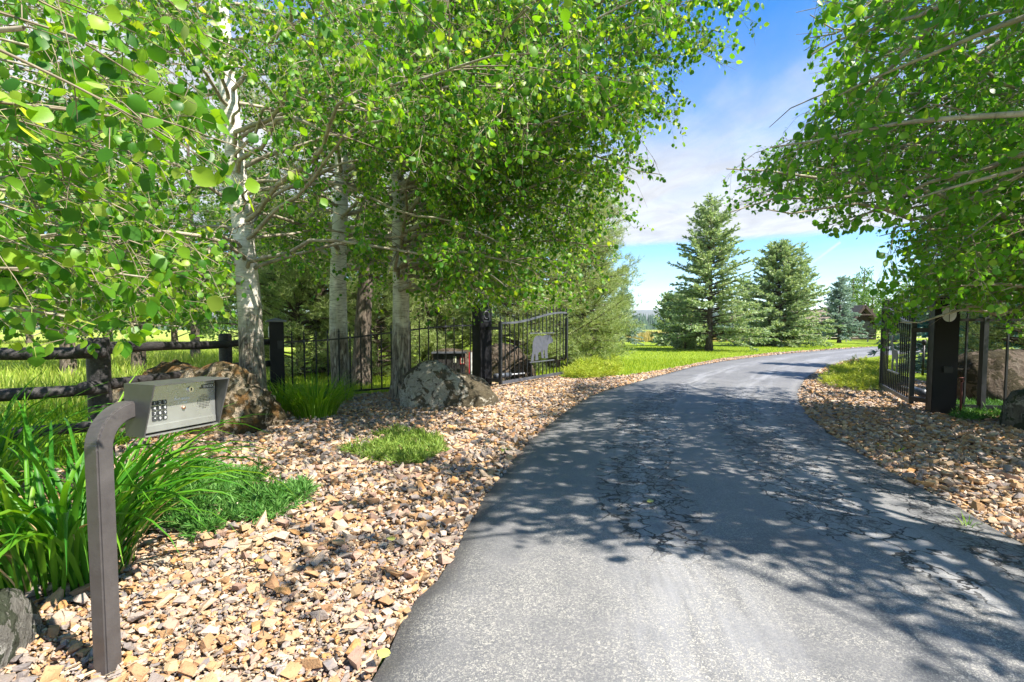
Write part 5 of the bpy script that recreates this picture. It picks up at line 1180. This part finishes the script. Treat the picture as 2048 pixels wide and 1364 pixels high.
# weeds and fallen leaves
for k, (px, py, lab) in enumerate([(1760, 895, 'tiny weed in the right hand gravel, farther one'), (1797, 905, 'tiny weed in the right hand gravel near the road edge'), (1935, 1055, 'small green weed growing from the asphalt edge at the right'), (1010, 905, 'tiny weed near the left edge of the drive')]):
    tuft(lab, gnd(px, py), 14, 0.03, 0.06, 0.16, 70+k, w=0.007)
fm = np_mesh('fallen_leaf', LEAFV, LEAFF); fm.materials.append(leaf_mat('fallen_leaf', [(0, (0.42, 0.46, 0.10)), (1, (0.55, 0.52, 0.16))], (1.2, 1.2, .8), 0.2))
for k, (px, py, z, lab) in enumerate([(1302, 1004, 0.062, 'yellow fallen leaf on the cracked asphalt'), (790, 1076, 0.07, 'pale fallen leaf on the gravel near the road edge'), (516, 1118, 0.07, 'small yellow fallen leaf on the gravel below the dark juniper'), (610, 1012, 0.07, 'pale fallen leaf at the tip of the dark juniper'), (778, 1308, 0.06, 'yellow green fallen leaf where gravel meets the asphalt at the bottom')]):
    o = link(bpy.data.objects.new('fallen_leaf', fm)); p = gnd(px, py, z); o.location = p; o.rotation_euler = (0.15, -0.1, k*1.9); o.scale = (0.055,)*3; tag(o, lab, 'leaf', 'fallen leaves')

# ------------------------------------------------------------------ house, far fence, far trees, hills
MT['shingle'] = plain('brown_shingle', (0.15, 0.115, 0.09), 0.85, var=0.35, scale=3.0)
MT['siding'] = plain('dark_siding', (0.055, 0.032, 0.028), 0.8, var=0.3, scale=2.0)
MT['trim'] = plain('brown_trim', (0.06, 0.038, 0.03), 0.7)
MT['glass'] = plain('window_glass', (0.015, 0.02, 0.025), 0.25, 0.0, 0.4, 0.1, 2, 0)
MT['weathered'] = plain('weathered_rail', (0.40, 0.37, 0.33), 0.85, var=0.3, scale=3)
HY = 74.0
def hx(px): return gx(px, HY)
def hz(py): return EYE+(HOR-py)/FPX*HY
hs_ = thing('house', (hx(1717), HY, 0), 'dark brown house with a gabled shingle roof behind the blue spruce', 'house')
x0, x1 = hx(1695)-hx(1717), hx(1752)-hx(1717); zE, zP = hz(640), hz(611)
b = MB(); b.plate([(x0, -0.2), (x1, -0.2), (x1, zE-1.0), (x0+(x1-x0)*0.42, zP-0.35), (x0, zE-1.0)], (0, 4, 0), (1, 0, 0), (0, 0, 1), 8.0); wl = b.build('wall', MT['siding'], hs_)
ridge = x0+(x1-x0)*0.42
for s_, xe in ((-1, x0-0.8), (1, x1+0.8)):
    b = MB(); b.plate([(0, 0), (math.hypot(xe-ridge, zP-(zE-1.2)), 0), (math.hypot(xe-ridge, zP-(zE-1.2)), 9.6), (0, 9.6)], (ridge, -0.8, zP), ((xe-ridge)/math.hypot(xe-ridge, zP-zE+1.2), 0, -(zP-zE+1.2)/math.hypot(xe-ridge, zP-zE+1.2)), (0, 1, 0), 0.22); rf = b.build('roof', MT['shingle'], hs_)
    b = MB(); b.bar((ridge, -0.95, zP-0.12), (xe, -0.95, zE-1.32), 0.12, 0.34); b.build('barge_board', MT['trim'], rf)
b = MB(); b.bar((ridge-1.2, -0.97, zP-1.35), (ridge+1.2, -0.97, zP-1.35), 0.14, 0.2); b.build('tie_beam', MT['trim'], hs_)
for wx, wz, ww_, wh in ((ridge-0.9, 2.0, 0.9, 1.2), (ridge+0.9, 2.0, 0.9, 1.2), (x1-0.7, 1.6, 0.8, 1.3)):
    b = MB(); b.box((wx, -0.04, wz), (ww_+0.2, 0.09, wh+0.2)); wf = b.build('window', MT['trim'], hs_); b = MB(); b.box((wx, -0.09, wz), (ww_, 0.02, wh)); b.build('pane', MT['glass'], wf)
wx0, wx1 = hx(1632)-hx(1717), x0-0.003; wz = hz(643)
b = MB(); b.box(((wx0+wx1)/2, 5.5, wz/2-0.1), (wx1-wx0, 6.0, wz+0.2)); b.build('wing_wall', MT['siding'], hs_)
b = MB(); b.plate([(0, 0), (wx1-wx0+0.7, 0), (wx1-wx0+0.7, 4.6), (0, 4.6)], (wx0-0.7, 1.7, wz-0.15), (1, 0, 0), (0, 0.88, 0.42), 0.2); b.build('wing_roof', MT['shingle'], hs_)
b = MB(); b.plate([(0, 0), (wx1-wx0+0.7, 0), (wx1-wx0+0.7, 4.6), (0, 4.6)], (wx0-0.7, 9.7, wz-0.15), (1, 0, 0), (0, -0.88, 0.42), 0.2); b.build('wing_roof', MT['shingle'], hs_)
for k in range(3):
    wx = wx0+(wx1-wx0)*(k+.5)/3; b = MB(); b.box((wx, 2.46, 1.5), (1.2, 0.09, 1.2)); wf = b.build('window', MT['trim'], hs_); b = MB(); b.box((wx, 2.40, 1.5), (1.0, 0.03, 1.0)); b.build('pane', MT['glass'], wf)
ff = thing('rail_fence', (gx(1560, 62), 62, 0), 'low weathered rail fence crossing the far lawn in front of the house', 'fence')
for k in range(10):
    b = MB(); x = k*2.6-5; b.tube([(x, 0, -0.2), (x+0.05, 0, 0.95)], 0.07, 6); b.build('post', MT['weathered'], ff)
for z in (0.45, 0.85):
    for k in range(9):
        b = MB(); x = k*2.6-5; b.tube([(x+0.02, -0.09, z), (x+2.58, -0.09, z+0.02*(-1)**k)], 0.045, 6); b.build('rail', MT['weathered'], ff)
ff2 = thing('rail_fence', (gx(1275, 70), 70, 0), 'pale far rail fence below the tawny grass', 'fence')
for k in range(5):
    b = MB(); x = k*2.4; b.tube([(x, 0, -0.2), (x, 0, 1.0)], 0.07, 6); b.build('post', MT['weathered'], ff2)
for z in (0.4, 0.8):
    b = MB(); b.tube([(0, -0.09, z), (9.6, -0.09, z)], 0.05, 6); b.build('rail', MT['weathered'], ff2)
NOM = [(-9e5, -9e5), (9e5, -9e5), (9e5, 9e5), (-9e5, 9e5)]
def farbroad(label, px, y, h, rad, seed, zlow, mat='far_leaf', leaf=0.20, n=40, rise=(0.3, 0.8)):
    rg = SEED(seed); lim = [(z, az, L*math.sqrt(max(0.12, 1-((z-zlow)/(h-zlow))**2)), ri, sg) for z, az, L, ri, sg in limbset(rg, n, zlow, h*0.94, rad, rad, None, rise, (0.05, 0.3))]
    aspen(label, (gx(px, y), y), h, 0.16+h*0.012, (0, 0), lim, rg, NOM, mat, leaf=leaf, nsec=6, ntw=4, nlf=4, singles=0, offkeep=0.4, bark='bark_dark', twl=(0.4, 0.9), simple=True, lit=False, name='broadleaf_tree', group='far broadleaf trees')
farbroad('tall thin poplar left of the pair above the house', 1702, 92, 10.6, 1.5, 401, 2, rise=(1.2, 2.0))
farbroad('tallest thin poplar of the pair above the house', 1724, 95, 12.6, 1.7, 402, 2, rise=(1.2, 2.0))
farbroad('pale green rounded tree right behind the house gable', 1742, 84, 8.2, 3.2, 403, 1.0)
farbroad('dark rounded tree in front of the house corner', 1790, 60, 3.8, 1.9, 404, 0.4)
farbroad('rounded tree half hidden behind the right gate leaf', 1822, 66, 7.5, 3.5, 405, 0.8)
farbroad('tall tree behind the right gate post', 1905, 50, 8.5, 4.0, 406, 0.8)
farbroad('leafy tree behind the right iron fence', 2030, 44, 8.5, 4.0, 407, 0.8)
for k, (px, y, h, rad, lab) in enumerate([(60, 46, 10, 5, 'leafy tree far behind the meadow at the left edge'), (220, 52, 12, 6, 'leafy tree far behind the meadow above the boulder'), (350, 44, 9, 5, 'leafy tree far behind the meadow left of the white trunk'), (590, 48, 11, 5.5, 'leafy tree far behind the iron fence corner'), (770, 52, 12, 6, 'leafy tree far behind the middle of the iron fence'), (900, 46, 10, 5, 'leafy tree far behind the left gate post')]):
    farbroad(lab, px, y, h, rad, 420+k, 0.6, leaf=0.24, n=34)
# hills: forested rise and far blue range
def ridge_mesh(name, y, x0, x1, prof, depth, mat, n=160, seed=0):
    xs = np.linspace(x0, x1, n); h = np.array([prof(x) for x in xs]); rows = 10; V = []
    for j in range(rows):
        t = j/(rows-1); V.append(np.column_stack([xs, np.full(n, y+depth*t), np.maximum(-2, h*math.sin(t*math.pi/2)**0.9+0.06*h*np.sin(xs/(x1-x0)*60+t*9+seed)*t)]))
    V = np.concatenate(V); i, j = np.meshgrid(np.arange(rows-1), np.arange(n-1), indexing='ij'); F = np.stack([i*n+j, i*n+j+1, (i+1)*n+j+1, (i+1)*n+j], -1).reshape(-1, 4)
    return tag(np_obj(name, V, [F], mat, None, True), kind='structure')
MT['forest'] = turf('forest_floor', (0.03, 0.06, 0.025), (0.045, 0.08, 0.035), (0.06, 0.10, 0.045), 0.01)
MT['range'] = turf('range_slope', (0.05, 0.075, 0.05), (0.09, 0.10, 0.08), (0.13, 0.13, 0.11), 0.002)
ridge_mesh('hills', 900, -1500, 1700, lambda x: 26+14*mnoise.noise(Vector((x/210.0, 1, 0)))+0.012*(x-200), 260, MT['forest'])
ridge_mesh('mountains', 4000, -5000, 6000, lambda x: 185+74*mnoise.noise(Vector((x/1170.0, 7, 0)))+36*mnoise.noise(Vector((x/370.0, 3, 0))), 1300, MT['range'], 260, 3)
# the wood on the rise reads as one mass of pointed crowns
rg = SEED(77); n = 5200; xx = rg.uniform(-900, 1300, n); tt = rg.uniform(0, 1, n); hh = np.array([26+14*mnoise.noise(Vector((x/210.0, 1, 0)))+0.012*(x-200) for x in xx])*np.sin(tt*math.pi/2)**0.9
yy = 900+260*tt; H = rg.uniform(9, 17, n); rad = H*rg.uniform(0.16, 0.24, n); a = np.arange(6)*math.pi/3
Vc = np.concatenate([np.stack([np.stack([xx+rad*math.cos(t), yy+rad*math.sin(t), hh-1], -1) for t in a], 1), np.stack([xx, yy, hh+H], -1)[:, None]], 1)
Fc = (np.array([[k, (k+1) % 6, 6] for k in range(6)])[None]+(np.arange(n)*7)[:, None, None]).reshape(-1, 3)
tag(np_obj('forest', Vc.reshape(-1, 3), [Fc], leaf_mat('forest_crown', [(0, (0.03, 0.075, 0.035)), (1, (0.07, 0.13, 0.06))], (1, 1, 1), 0.0)), 'far conifer forest on the low hill', 'forest', kind='stuff')
# air between here and the range
hzm = bpy.data.materials.new('haze'); hzm.use_nodes = True; t_ = hzm.node_tree; t_.nodes.clear(); ho = t_.nodes.new('ShaderNodeOutputMaterial'); hv = t_.nodes.new('ShaderNodeVolumePrincipled')
hv.inputs['Color'].default_value = (0.80, 0.88, 1.0, 1); hv.inputs['Density'].default_value = 0.00009; hv.inputs['Anisotropy'].default_value = 0.0
t_.links.new(hv.outputs[0], ho.inputs['Volume'])
USE_HAZE = True
if USE_HAZE:
    b = MB(); b.box((500, 2590, 168), (11400, 5700, 342)); tag(b.build('haze', hzm), kind='stuff')
